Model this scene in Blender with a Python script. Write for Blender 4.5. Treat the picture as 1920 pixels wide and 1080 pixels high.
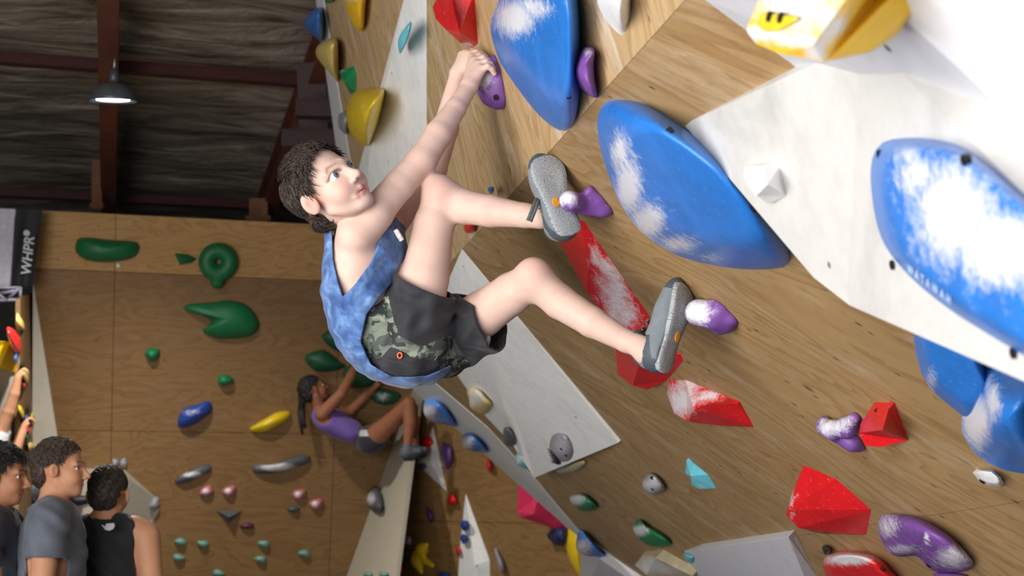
import bpy, math, random
import numpy as np
from mathutils import Vector, Matrix
random.seed(7); rng = np.random.default_rng(7)
SC = bpy.context.scene
COL = SC.collection
for o in list(bpy.data.objects): bpy.data.objects.remove(o)
# ---------------------------------------------------------------- camera
F = 1920 * 50 / 36.0
PITCH = math.atan(360 / F)
CAM = np.array([0.0, 0.0, 1.6])
CR = np.array([1.0, 0, 0]); CU = np.array([0, -math.sin(PITCH), math.cos(PITCH)]); CF = np.array([0, math.cos(PITCH), math.sin(PITCH)])
cd = bpy.data.cameras.new('camera'); cam = bpy.data.objects.new('camera', cd); COL.objects.link(cam)
cam.location = CAM; cam.rotation_euler = (math.pi / 2 + PITCH, 0, 0)
cd.sensor_width = 36; cd.lens = 50; cd.clip_start = .05; cd.clip_end = 200
cd.dof.use_dof = True; cd.dof.focus_distance = 3.62; cd.dof.aperture_fstop = 5.0
SC.camera = cam
# ---------------------------------------------------------------- world, lights, exposure
SC.view_settings.view_transform = 'Standard'; SC.view_settings.look = 'None'
SC.view_settings.exposure = 0.05; SC.view_settings.gamma = 1.0; SC.view_settings.use_curve_mapping = False
wd = bpy.data.worlds.new('hall_ambience'); SC.world = wd; wd.use_nodes = True
wd.node_tree.nodes['Background'].inputs[0].default_value = (.80, .90, 1, 1)
wd.node_tree.nodes['Background'].inputs[1].default_value = .27
def area(name, loc, aim, sx, sy, power, col):
    l = bpy.data.lights.new(name, 'AREA'); l.shape = 'RECTANGLE'; l.size = sx; l.size_y = sy; l.energy = power; l.color = col
    o = bpy.data.objects.new(name, l); COL.objects.link(o); o.location = loc
    o.rotation_euler = (Vector(aim) - Vector(loc)).to_track_quat('-Z', 'Y').to_euler(); return o
area('added_key_light', (-2.5, 0.1, 1.65), (0.5, 3.8, 2.0), 4.2, 2.9, 345, (1, .97, .94))  # soft light added out of view for wall and boy; no doorway here

# ---------------------------------------------------------------- geometry from pixels
def ray(px, py): return (px - 960) / F * CR + (540 - py) / F * CU + CF
def at(px, py, d): return CAM + d * ray(px, py)
def pix(P):
    P = np.asarray(P) - CAM
    z = P @ CF
    return np.stack([960 + F * (P @ CR) / z, 540 - F * (P @ CU) / z], -1)
class Plane:
    def __init__(s, a, b, c):
        a, b, c = map(np.asarray, (a, b, c))
        n = np.cross(b - a, c - a); n = n / np.linalg.norm(n)
        if n @ (CAM - a) < 0: n = -n
        s.p, s.n = a, n
        up = np.array([0, 0, 1.0]); u = np.cross(up, n); u /= np.linalg.norm(u)
        s.u, s.v = u, np.cross(n, u)
    def on(s, px, py, h=0.0):
        r = ray(px, py); return CAM + r * (((s.p + s.n * h - CAM) @ s.n) / (r @ s.n))
    def uv(s, P): q = np.asarray(P) - s.p; return np.stack([q @ s.u, q @ s.v], -1)
    def xyz(s, U): U = np.asarray(U); return s.p + U[..., :1] * s.u + U[..., 1:2] * s.v
    def foot(s, P): P = np.asarray(P); return P - s.n * ((P - s.p) @ s.n)
    def shifted(s, h):
        q = Plane.__new__(Plane); q.p = s.p + s.n * h; q.n, q.u, q.v = s.n, s.u, s.v; return q
A_, B_, C_ = at(736, 612, 7.4), at(1285, 0, 2.37), at(1550, 940, 3.9)
LOW = Plane(A_, B_, C_)
UPP = Plane(A_, B_, at(600, 0, 7.3))
vdir = ray(10383, 900); vdir /= np.linalg.norm(vdir)
bdir = np.array([-vdir[1], vdir[0], 0.0])                 # away from camera, level
Q_ = at(340, 407, 10.5)
OV = math.radians(14)
BACK = Plane(Q_, Q_ + vdir, Q_ + np.array([0, 0, -math.cos(OV)]) + bdir * math.sin(OV))
SIDE = Plane(at(742, 1080, 11.2), at(787, 738, 10.9), at(1170, 1080, 9.4))
STRIP = Plane(BACK.on(748, 803), BACK.on(650, 1080), at(787, 738, 10.9))
# ---------------------------------------------------------------- materials
def srgb(r, g, b): return tuple(((c / 255) / 12.92 if c / 255 <= .04045 else ((c / 255 + .055) / 1.055) ** 2.4) for c in (r, g, b)) + (1,)
MATS = {}
class NT:
    def __init__(s, name):
        s.m = bpy.data.materials.new(name); s.m.use_nodes = True; s.t = s.m.node_tree; s.b = s.t.nodes['Principled BSDF']
    def n(s, typ, **kw):
        x = s.t.nodes.new('ShaderNode' + typ)
        for k, v in kw.items():
            if k in x.inputs: x.inputs[k].default_value = v
            else: setattr(x, k, v)
        return x
    def l(s, a, b): s.t.links.new(a, b)
    def mix(s, fac, a, b, blend='MIX'):
        x = s.t.nodes.new('ShaderNodeMix'); x.data_type = 'RGBA'; x.blend_type = blend
        for i, v in ((0, fac), (6, a), (7, b)):
            if hasattr(v, 'is_output'): s.l(v, x.inputs[i])
            else: x.inputs[i].default_value = v
        return x.outputs[2]
    def math(s, op, a, b=0.0, c=None, clamp=False):
        x = s.t.nodes.new('ShaderNodeMath'); x.operation = op; x.use_clamp = clamp
        for i, v in ((0, a), (1, b), (2, c)):
            if v is None: continue
            if hasattr(v, 'is_output'): s.l(v, x.inputs[i])
            else: x.inputs[i].default_value = v
        return x.outputs[0]
    def ramp(s, fac, stops):
        x = s.t.nodes.new('ShaderNodeValToRGB'); e = x.color_ramp.elements
        while len(e) < len(stops): e.new(.5)
        for k, (p, c) in zip(e, stops): k.position = p; k.color = c if len(c) == 4 else tuple(c) + (1,)
        s.l(fac, x.inputs[0]); return x.outputs[0]
    def noise(s, vec, scale, detail=4, rough=.55, dist=0.0):
        x = s.n('TexNoise', Scale=scale, Detail=detail, Roughness=rough, Distortion=dist)
        if vec is not None: s.l(vec, x.inputs['Vector'])
        return x.outputs['Fac']
    def mapped(s, src, scale=(1, 1, 1), rot=(0, 0, 0)):
        m = s.n('Mapping'); m.inputs['Scale'].default_value = scale; m.inputs['Rotation'].default_value = rot; s.l(src, m.inputs[0]); return m.outputs[0]
    def bump(s, h, strength=.3, dist=.01):
        b = s.n('Bump', Strength=strength, Distance=dist); s.l(h, b.inputs['Height']); s.l(b.outputs[0], s.b.inputs['Normal'])
    def col(s, c):
        if hasattr(c, 'is_output'): s.l(c, s.b.inputs['Base Color'])
        else: s.b.inputs['Base Color'].default_value = c
    def rough(s, v): s.b.inputs['Roughness'].default_value = v
def simple(name, c, rough=.6, metal=0.0, var=.12, scale=30, bump=0.0):
    if name in MATS: return MATS[name]
    t = NT(name); tc = t.n('TexCoord').outputs['Object']
    n = t.noise(tc, scale)
    dark = tuple(x * (1 - var) for x in c[:3]) + (1,); lite = tuple(min(1, x * (1 + var)) for x in c[:3]) + (1,)
    t.col(t.ramp(n, [(.3, dark), (.7, lite)])); t.rough(rough); t.b.inputs['Metallic'].default_value = metal
    if bump: t.bump(n, bump)
    MATS[name] = t.m; return t.m
def hold_mat(name, c, rough=.5, speck=.0):
    if name in MATS: return MATS[name]
    t = NT(name); tc = t.n('TexCoord').outputs['Object']
    n = t.noise(tc, 14); fine = t.noise(tc, 90, 6, .7); streak = t.noise(tc, 38, 8, .75, .6)
    base = t.ramp(n, [(.3, tuple(x * .86 for x in c[:3])), (.7, tuple(min(1, x * 1.08) for x in c[:3]))])
    at_ = t.n('Attribute', attribute_name='chalk').outputs['Fac']
    grit = t.noise(tc, 170, 4, .7)
    a = t.math('ADD', at_, t.math('MULTIPLY_ADD', streak, 1.4, -.74)); a = t.math('ADD', a, t.math('MULTIPLY_ADD', grit, .7, -.35))
    a = t.ramp(a, [(.22, (0, 0, 0)), (.75, (1, 1, 1))]); a = t.math('MULTIPLY', a, t.math('GREATER_THAN', at_, .02), clamp=True)
    dust = t.ramp(fine, [(.6, (0, 0, 0)), (.78, (.28, .28, .28))])
    a = t.math('MAXIMUM', t.math('MULTIPLY', a, .93), dust)
    t.col(t.mix(a, base, srgb(226, 226, 230))); t.rough(rough); t.bump(fine, .12, .004)
    MATS[name] = t.m; return t.m
def plywood(name, tint=(1, 1, 1), chalk=.25, dark=.5, rot=0.0):
    t = NT(name); uv = t.n('UVMap').outputs[0]
    g = t.mapped(uv, (1, 1, 1), (0, 0, rot))
    warp = t.noise(t.mapped(g, (.55, 2.2, 1)), 1.6, 3, .5, 1.2)
    rings = t.math('FRACT', t.math('MULTIPLY', warp, 11.0))
    rings = t.ramp(rings, [(0, (0, 0, 0)), (.5, (.25,) * 3), (.9, (.8,) * 3), (1, (.15,) * 3)])
    fine = t.noise(t.mapped(g, (3, 75, 1)), 3, 4, .6)
    big = t.noise(g, 1.1, 4, .6)
    c0 = tuple(x * y for x, y in zip(srgb(196, 168, 124)[:3], tint)); c1 = tuple(x * y for x, y in zip(srgb(158, 122, 78)[:3], tint))
    base = t.mix(t.math('MULTIPLY', rings, .8), c0 + (1,), c1 + (1,))
    base = t.mix(t.math('MULTIPLY', fine, .32), base, tuple(x * .62 for x in c1) + (1,))
    base = t.mix(t.ramp(big, [(.35, (0,) * 3), (.75, (.55 * dark,) * 3)]), base, srgb(106, 82, 52))
    # knots, dents and bolt holes
    v = t.n('TexVoronoi', Scale=2.3, Randomness=1.0); t.l(t.mapped(g, (1, 1.9, 1)), v.inputs['Vector'])
    base = t.mix(t.ramp(v.outputs['Distance'], [(.02, (.85,) * 3), (.055, (0,) * 3)]), base, srgb(92, 58, 34))
    v2 = t.n('TexVoronoi', Scale=9.0, Randomness=1.0); t.l(t.mapped(g, (1, 2.4, 1), (0, 0, .5)), v2.inputs['Vector'])
    base = t.mix(t.ramp(v2.outputs['Distance'], [(.05, (.85,) * 3), (.12, (0,) * 3)]), base, srgb(66, 56, 48))
    # rubber scuffs and chalk smears
    sc = t.noise(t.mapped(g, (3.0, 16, 1), (0, 0, .9)), 3.2, 6, .7, .5)
    base = t.mix(t.ramp(sc, [(.57, (0,) * 3), (.70, (.55 * dark + .1,) * 3)]), base, srgb(78, 70, 60))
    ch = t.noise(t.mapped(g, (1.2, 4, 1), (0, 0, -.6)), 2.2, 7, .72, .4)
    base = t.mix(t.ramp(ch, [(.52, (0,) * 3), (.8, (chalk * 2.2,) * 3)]), base, srgb(214, 206, 192))
    t.col(base); t.rough(.62); t.bump(fine, .08, .004)
    MATS[name] = t.m; return t.m
def painted(name, c, scuff=.5, dots=True):
    t = NT(name); tc = t.n('TexCoord').outputs['Object']
    n = t.noise(tc, 3.2, 6, .68, .4); fine = t.noise(tc, 24, 5, .6)
    base = t.mix(t.ramp(n, [(.5, (0,) * 3), (.82, (.55 * scuff,) * 3)]), c, srgb(112, 112, 116))
    base = t.mix(t.ramp(fine, [(.45, (0,) * 3), (.8, (.18,) * 3)]), base, srgb(140, 138, 132))
    if dots:
        v = t.n('TexVoronoi', Scale=8.5, Randomness=1.0); t.l(tc, v.inputs['Vector'])
        base = t.mix(t.ramp(v.outputs['Distance'], [(.045, (.9,) * 3), (.075, (0,) * 3)]), base, srgb(78, 62, 50))
    t.col(base); t.rough(.6); t.bump(fine, .06, .004); MATS[name] = t.m; return t.m
# ---------------------------------------------------------------- mesh helpers
def link(o, parent=None):
    COL.objects.link(o)
    if parent is not None: o.parent = parent
    return o
def mk(name, verts, faces, mat, parent=None, smooth=False, mats=None, fmat=None, attrs=None, vcol=None, uv=None):
    verts = np.asarray(verts, float)
    me = bpy.data.meshes.new(name)
    org = np.zeros(3)
    if parent is None:
        org = verts.mean(0)
    me.from_pydata((verts - org).tolist(), [], [list(map(int, f)) for f in faces] if not isinstance(faces, np.ndarray) else faces.tolist())
    for m in (mats or [mat]): me.materials.append(m)
    if fmat is not None: me.polygons.foreach_set('material_index', np.asarray(fmat, np.int32))
    if smooth: me.polygons.foreach_set('use_smooth', np.ones(len(me.polygons), bool))
    for k, v in (attrs or {}).items():
        a = me.attributes.new(k, 'FLOAT', 'POINT'); a.data.foreach_set('value', np.asarray(v, np.float32))
    for k, v in (vcol or {}).items():
        a = me.attributes.new(k, 'FLOAT_COLOR', 'POINT'); a.data.foreach_set('color', np.asarray(v, np.float32).ravel())
    if uv is not None:
        l = me.uv_layers.new(name='UVMap'); vi = np.zeros(len(me.loops), np.int32); me.loops.foreach_get('vertex_index', vi)
        l.data.foreach_set('uv', np.asarray(uv, np.float32)[vi].ravel())
    me.update()
    o = bpy.data.objects.new(name, me); o.location = org
    link(o)
    if parent is not None:
        o.parent = parent; o.matrix_parent_inverse = Matrix.Translation(-Vector(wloc(parent)))
    return o
def wloc(o): return o.location if o.parent is None else (0, 0, 0)     # parts keep world coordinates
def tag(o, label=None, cat=None, group=None, kind=None):
    for k, v in (('label', label), ('category', cat), ('group', group), ('kind', kind)):
        if v: o[k] = v
    return o
def empty(name, loc, label=None, cat=None, group=None, kind=None):
    o = bpy.data.objects.new(name, None); o.location = loc; o.empty_display_size = .1; link(o); return tag(o, label, cat, group, kind)
def prism(pts, n, th):
    """front polygon pts pushed back along -n by th"""
    pts = np.asarray(pts); k = len(pts); back = pts - n * th
    c = np.cross(pts[1] - pts[0], pts[2] - pts[1])
    area_n = sum(np.cross(pts[i], pts[(i + 1) % k]) for i in range(k))
    if area_n @ n < 0: pts = pts[::-1]; back = back[::-1]
    V = np.vstack([pts, back]); Fc = [list(range(k)), list(range(2 * k - 1, k - 1, -1))]
    Fc += [[i, i + k, (i + 1) % k + k, (i + 1) % k] for i in range(k)]
    return V, Fc
def tube(pts, rad, seg=8, closed=False):
    pts = [np.asarray(p, float) for p in pts]; V = []; Fc = []; n = len(pts)
    rad = [rad] * n if np.isscalar(rad) else rad; ref = None
    for i, p in enumerate(pts):
        a = pts[max(i - 1, 0)]; b = pts[min(i + 1, n - 1)]; t = b - a; t = t / (np.linalg.norm(t) + 1e-9)
        if ref is None: ref = np.cross(t, [0.3, .5, .8]); 
        ref = ref - t * (ref @ t); ref /= np.linalg.norm(ref) + 1e-9; s = np.cross(t, ref)
        for k in range(seg):
            q = 2 * math.pi * k / seg; V.append(p + rad[i] * (math.cos(q) * ref + math.sin(q) * s))
    for i in range(n - 1):
        for k in range(seg):
            Fc.append([i * seg + k, i * seg + (k + 1) % seg, (i + 1) * seg + (k + 1) % seg, (i + 1) * seg + k])
    Fc.append(list(range(seg))[::-1]); Fc.append([(n - 1) * seg + k for k in range(seg)])
    return np.array(V), Fc
def boxv(c, ax, half):
    c = np.asarray(c); ax = [np.asarray(a) / np.linalg.norm(a) for a in ax]
    V = np.array([c + sum(s * h * a for s, h, a in zip(sg, half, ax)) for sg in [(i, j, k) for i in (-1, 1) for j in (-1, 1) for k in (-1, 1)]])
    return V, [[0, 1, 3, 2], [4, 6, 7, 5], [0, 4, 5, 1], [2, 3, 7, 6], [0, 2, 6, 4], [1, 5, 7, 3]]
def join(*vf):
    V = []; Fc = []; o = 0
    for v, f in vf: V.append(v); Fc += [[i + o for i in q] for q in f]; o += len(v)
    return np.vstack(V), Fc
def smooth_loop(pts, n):
    pts = np.asarray(pts, float); k = len(pts); out = []
    for i in range(k):
        p0, p1, p2, p3 = pts[i - 1], pts[i], pts[(i + 1) % k], pts[(i + 2) % k]
        for t in np.linspace(0, 1, 12, endpoint=False):
            out.append(.5 * ((2 * p1) + (-p0 + p2) * t + (2 * p0 - 5 * p1 + 4 * p2 - p3) * t ** 2 + (-p0 + 3 * p1 - 3 * p2 + p3) * t ** 3))
    return resample(np.array(out), n)
def resample(P, n):
    Q = np.vstack([P, P[:1]]); d = np.r_[0, np.cumsum(np.linalg.norm(np.diff(Q, axis=0), axis=1))]
    s = np.linspace(0, d[-1], n, endpoint=False)
    return np.stack([np.interp(s, d, Q[:, i]) for i in range(Q.shape[1])], 1)
# ---------------------------------------------------------------- implicit surfaces
def smin(a, b, k):
    if k <= 0: return np.minimum(a, b)
    h = np.maximum(k - np.abs(a - b), 0) / k; return np.minimum(a, b) - h * h * k * .25
def cap(a, b, ra, rb):
    a = np.asarray(a, float); b = np.asarray(b, float); ab = b - a; L = ab @ ab + 1e-12
    def f(P):
        q = P - a; t = np.clip(q @ ab / L, 0, 1); return np.linalg.norm(q - t[:, None] * ab, axis=1) - (ra + (rb - ra) * t)
    return f
def sph(c, r):
    c = np.asarray(c, float); return lambda P: np.linalg.norm(P - c, axis=1) - r
def ell(c, R, r):
    c = np.asarray(c, float); R = np.asarray(R, float); r = np.asarray(r, float)     # rows of R: the local axes
    def f(P):
        q = (P - c) @ R.T; k0 = np.linalg.norm(q / r, axis=1); k1 = np.linalg.norm(q / r ** 2, axis=1) + 1e-9
        return np.where(k0 < 1e-3, -r.min(), k0 * (k0 - 1) / k1)
    return f
def half(p, n):
    p = np.asarray(p, float); n = np.asarray(n, float); n = n / np.linalg.norm(n); return lambda P: (P - p) @ n
def rbox(c, R, hf, rd):
    c = np.asarray(c, float); R = np.asarray(R, float); hf = np.asarray(hf, float) - rd
    def f(P):
        q = np.abs((P - c) @ R.T) - hf
        return np.linalg.norm(np.maximum(q, 0), axis=1) + np.minimum(q.max(1), 0) - rd
    return f
def polyprism(pts, d, dmin=-9, dmax=99):
    """outline given in pixels, cut straight along the view axis at depth d, between two depths"""
    W = np.array([at(x, y, d) for x, y in pts]); X = (W - CAM) @ CR; Y = (W - CAM) @ CU; k = len(X)
    def f(P):
        q = P - CAM; x = q @ CR; y = q @ CU; z = q @ CF
        dd = np.full(len(P), 1e9); ins = np.zeros(len(P), bool)
        for i in range(k):
            j = (i + 1) % k; ex, ey = X[j] - X[i], Y[j] - Y[i]; wx, wy = x - X[i], y - Y[i]
            t = np.clip((wx * ex + wy * ey) / (ex * ex + ey * ey + 1e-12), 0, 1)
            dd = np.minimum(dd, np.hypot(wx - ex * t, wy - ey * t))
            c = (Y[i] <= y) != (Y[j] <= y)
            with np.errstate(all='ignore'): ins ^= c & (x < X[i] + ex * (y - Y[i]) / (ey if ey else 1e-12))
        s = np.where(ins, -dd, dd)
        return np.maximum(np.maximum(s, dmin - z), z - dmax)
    return f
def wrinkle(amp, dirs):
    def f(P): return sum(a * np.sin(P @ np.asarray(v) + ph) for v, a, ph in dirs) * amp
    return f
class SDF:
    def __init__(s): s.ops = []
    def u(s, f, k=.02): s.ops.append(('u', f, k)); return s
    def s(s, f, k=.005): s.ops.append(('s', f, k)); return s
    def i(s, f, k=.003): s.ops.append(('i', f, k)); return s
    def shell(s, t): s.ops.append(('h', None, t)); return s
    def w(s, f): s.ops.append(('w', f, 0)); return s
    def full(s, P, skip=None):
        d = np.full(len(P), .25)
        for op, f, k in s.ops:
            if op == 'u': d = smin(d, f(P), k)
            elif op == 's': d = -smin(-d, f(P), k)
            elif op == 'i': d = -smin(-d, -f(P), k)
            elif op == 'h': d = np.maximum(d, -(d + k))
            elif op == 'w': d = d + f(P)
        return d
    def mesh(s, lo, hi, h, B=8):
        lo = np.asarray(lo, float); nb = np.ceil((np.asarray(hi) - lo) / (h * B)).astype(int) + 1
        gi = np.stack(np.meshgrid(*[np.arange(n) for n in nb], indexing='ij'), -1).reshape(-1, 3)
        cen = lo + (gi + .5) * (h * B) - h * .5
        diag = h * B * .5 * 1.75
        vals = []; d = np.full(len(cen), .25)
        for op, f, k in s.ops:
            v = None
            if op == 'u': v = f(cen); d = smin(d, v, k)
            elif op == 's': v = f(cen); d = -smin(-d, v, k)
            elif op == 'i': v = f(cen); d = -smin(-d, -v, k)
            elif op == 'h': d = np.maximum(d, -(d + k))
            elif op == 'w': d = d + f(cen)
            vals.append(v)
        act = np.where(np.abs(d) < diag * 1.45)[0]
        off = np.stack(np.meshgrid(*[np.arange(B)] * 3, indexing='ij'), -1).reshape(-1, 3)
        P = (lo + (gi[act][:, None, :] * B + off[None]) * h).reshape(-1, 3); n3 = B ** 3
        D = np.full(len(P), .25)
        for (op, f, k), v in zip(s.ops, vals):
            if op in 'us':
                sel = np.where(v[act] < diag * 1.5 + k + .02)[0]
                if not len(sel): continue
                ix = (sel[:, None] * n3 + np.arange(n3)).ravel(); q = f(P[ix])
                D[ix] = smin(D[ix], q, k) if op == 'u' else -smin(-D[ix], q, k)
            elif op == 'i': D = -smin(-D, -f(P), k)
            elif op == 'h': D = np.maximum(D, -(D + k))
            elif op == 'w': D = D + f(P)
        V = np.full(tuple(nb), .25, np.float32); V.reshape(-1)[:] = np.sign(d) * .25
        V = np.repeat(np.repeat(np.repeat(V, B, 0), B, 1), B, 2)
        I = (gi[act][:, None, :] * B + off[None]).reshape(-1, 3); V[I[:, 0], I[:, 1], I[:, 2]] = D
        return nets(V, lo, h)
def nets(V, lo, h):
    ins = V < 0; nx, ny, nz = V.shape
    c = np.zeros((nx - 1, ny - 1, nz - 1), np.int8)
    for a in (0, 1):
        for b in (0, 1):
            for e in (0, 1): c += ins[a:nx - 1 + a, b:ny - 1 + b, e:nz - 1 + e]
    I = np.argwhere((c > 0) & (c < 8)); ID = np.full(c.shape, -1, np.int32); ID[I[:, 0], I[:, 1], I[:, 2]] = np.arange(len(I))
    co = np.array([(a, b, e) for a in (0, 1) for b in (0, 1) for e in (0, 1)])
    W = np.stack([V[I[:, 0] + a, I[:, 1] + b, I[:, 2] + e] for a, b, e in co], 1).astype(float)
    acc = np.zeros((len(I), 3)); cnt = np.zeros(len(I))
    for p in range(8):
        for q in range(p + 1, 8):
            if np.abs(co[p] - co[q]).sum() != 1: continue
            a, b = W[:, p], W[:, q]; m = (a < 0) != (b < 0); t = np.where(m, a / np.where(a == b, 1, a - b), 0)
            acc += np.where(m[:, None], co[p] + (co[q] - co[p]) * t[:, None], 0); cnt += m
    verts = lo + (I + acc / cnt[:, None]) * h
    Q = []
    for ax in range(3):
        s0 = [slice(None)] * 3; s1 = [slice(None)] * 3; s0[ax] = slice(0, -1); s1[ax] = slice(1, None)
        A, Bq = ins[tuple(s0)], ins[tuple(s1)]; E = np.argwhere(A != Bq); fl = A[E[:, 0], E[:, 1], E[:, 2]]
        o1, o2 = (ax + 1) % 3, (ax + 2) % 3; ok = (E[:, o1] > 0) & (E[:, o2] > 0) & (E[:, o1] < V.shape[o1] - 1) & (E[:, o2] < V.shape[o2] - 1); E = E[ok]; fl = fl[ok]
        def cid(d1, d2):
            X = E.copy(); X[:, o1] -= d1; X[:, o2] -= d2; return ID[X[:, 0], X[:, 1], X[:, 2]]
        q = np.stack([cid(1, 1), cid(0, 1), cid(0, 0), cid(1, 0)], 1); q[~fl] = q[~fl][:, ::-1]; Q.append(q[(q >= 0).all(1)])
    return verts, np.vstack(Q)
# ================================================================ the hall: floor, walls, roof
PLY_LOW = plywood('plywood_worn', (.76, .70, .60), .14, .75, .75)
PLY_UP = plywood('plywood_chalky', (1.0, 1.0, 1.02), .42, .35, 1.45)
PLY_BACK = plywood('plywood_back', (.47, .36, .22), .03, .5, 0)
PLY_TOP = plywood('plywood_fresh_lamplit', (.96, .78, .48), .02, .1, 0)  # newer top row; lamp light is also put into its lighter, yellower tint
WHITE = painted('white_paint', srgb(240, 240, 238), .55)
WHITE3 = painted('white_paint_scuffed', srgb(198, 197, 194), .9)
WHITE2 = painted('white_paint_clean', srgb(236, 237, 240), .12)
WHITEB = painted('cream_paint', srgb(176, 168, 150), .3, False)
GREYP = painted('grey_and_shaded_white_paint', srgb(200, 200, 205), .2)
def clip(poly, p, n):
    out = []
    for i in range(len(poly)):
        a, b = poly[i], poly[(i + 1) % len(poly)]; da, db = (a - p) @ n, (b - p) @ n
        if da >= 0: out.append(a)
        if (da >= 0) != (db >= 0): out.append(a + (b - a) * da / (da - db))
    return np.array(out)
def inset(poly, d):
    c = sum(poly[i][0] * poly[(i + 1) % len(poly)][1] - poly[(i + 1) % len(poly)][0] * poly[i][1] for i in range(len(poly)))
    sg = 1 if c > 0 else -1; out = []
    for i in range(len(poly)):
        a, b, e = poly[i - 1], poly[i], poly[(i + 1) % len(poly)]
        n1 = np.array([-(b - a)[1], (b - a)[0]]) * sg; n2 = np.array([-(e - b)[1], (e - b)[0]]) * sg
        n1 = n1 / (np.linalg.norm(n1) + 1e-9); n2 = n2 / (np.linalg.norm(n2) + 1e-9); m = n1 + n2; m = m / max(.4, (m @ m) / 2)
        out.append(b + m * d)
    return np.array(out)
def sheets(root, plane, px_poly, cuts, mat, th=.02, gap=.0012, name='plywood_sheet', matfn=None):
    """a wall face laid with sheets: its outline cut along straight joints (pairs of pixels)"""
    polys = [plane.uv(np.array([plane.on(x, y) for x, y in px_poly]))]
    for (a, b) in cuts:
        pa, pb = plane.uv(np.array([plane.on(*a), plane.on(*b)])); n = np.array([-(pb - pa)[1], (pb - pa)[0]]); n /= np.linalg.norm(n); new = []
        for q in polys:
            for s in (1, -1):
                r = clip(q, pa, n * s)
                if len(r) >= 3 and abs(sum(r[i][0] * r[(i + 1) % len(r)][1] - r[(i + 1) % len(r)][0] * r[i][1] for i in range(len(r)))) > 1e-3: new.append(r)
        polys = new
    for q in polys:
        V, Fc = prism(plane.xyz(inset(q, gap)), plane.n, th)
        m = matfn(q) if matfn else mat
        mk(name, V, Fc, m, root, uv=plane.uv(V) + rng.random(2) * .0)
def line(pts, x): (x0, y0), (x1, y1) = pts; return y0 + (x - x0) * (y1 - y0) / (x1 - x0)
# floor of crash mats
fl = empty('floor', (0, 6, 0), kind='structure')
MATC = simple('mat_vinyl', srgb(74, 78, 88), .55)
for i in range(6):
    for j in range(9):
        V, Fc = boxv((-6.5 + i * 2.4, -2 + j * 2.0, -.15), np.eye(3), (1.195, .995, .15)); mk('crash_mat', V, Fc, MATC, fl)
# outer shell of the hall
SHED = simple('shed_cladding', srgb(70, 66, 62), .7, .1, .2, 4)
for nm, c, hf in (('wall_shed_left', (-7.6, 5, 3), (.05, 9, 3)), ('wall_shed_far', (0, 15.2, 3), (9, .05, 3)), ('wall_shed_right', (7.6, 5, 3), (.05, 9, 3))):
    V, Fc = boxv(c, np.eye(3), hf); tag(mk(nm, V, Fc, SHED), kind='structure')
# main wall: upper face, lower overhanging face
fold = ((736, 612), (1285, 0))
wl = empty('wall_overhang', LOW.on(1300, 800), kind='structure')
sheets(wl, LOW, [(741, 606), (1340, -61), (1322, 0), (1495, 128), (1700, 280), (2000, 502), (2080, 1180), (1900, 1500), (1670, 1480), (1262, 1120), (1194, 1080), (1084, 995), (1006, 902), (914, 802), (814, 717), (748, 655)],
       [((1300, 1035), (1920, 940)), ((971, 352), (1420, 1240))], PLY_LOW)
wu = empty('wall_upper', UPP.on(900, 200), kind='structure')
sheets(wu, UPP, [(742, 606), (1340, -61), (1250, -200), (590, -110), (606, 0), (655, 296), (700, 440)], [((800, -150), (812, 530))], PLY_UP)
t1 = empty('trim_1', UPP.on(625, 200), kind='structure')
U2 = UPP.shifted(.004); L2 = LOW.shifted(.004)
V, Fc = prism([U2.on(*p) for p in [(568, -110), (592, 0), (632, 290), (690, 480), (735, 640), (748, 610), (710, 470), (655, 296), (606, 0), (590, -110)]], UPP.n, .06); mk('edge_board', V, Fc, painted('edge_paint', srgb(206, 208, 212), .25, False), t1)
t2 = empty('trim_2', LOW.on(1000, 930), kind='structure')
V, Fc = prism([L2.on(*p) for p in [(735, 640), (777, 735), (862, 810), (977, 913), (1066, 991), (1177, 1080), (1232, 1125), (1600, 1440), (1670, 1480), (1262, 1120), (1194, 1080), (1084, 995), (1006, 902), (914, 802), (814, 717), (748, 655), (748, 610)]], LOW.n, .05)
mk('edge_board', V, Fc, painted('edge_paint_low', srgb(206, 205, 200), .35, False), t2)
# white roof panels above the lower face
wr = empty('wall_roof_panel', LOW.on(1800, 100), kind='structure')
J = .13
rp = [LOW.on(1322, 0), LOW.on(1240, -60), LOW.on(1560, -85, J), LOW.on(1655, 0, J), LOW.on(1920, 238, J), LOW.on(2060, 364, J), LOW.on(2060, 548), LOW.on(1495, 128)]
mk('roof_panel', np.array(rp), [[0, 1, 2, 3], [0, 3, 4, 7], [7, 4, 5, 6]], GREYP, wr)  # white panel too; its shade is put into the grey paint
BR = [LOW.on(1560, -85, J), LOW.on(1655, 0, J), LOW.on(1920, 238, J), LOW.on(2060, 364, J)]
BP = Plane(BR[1], BR[2], at(1920, 0, 1.43))
mk('roof_panel', np.array(BR[1:3] + [BP.on(2060, 364), BP.on(2080, 100), BP.on(1800, -140), BP.on(1545, -99)]), [[0, 1, 2, 3, 4, 5]], WHITE2, wr)
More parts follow.
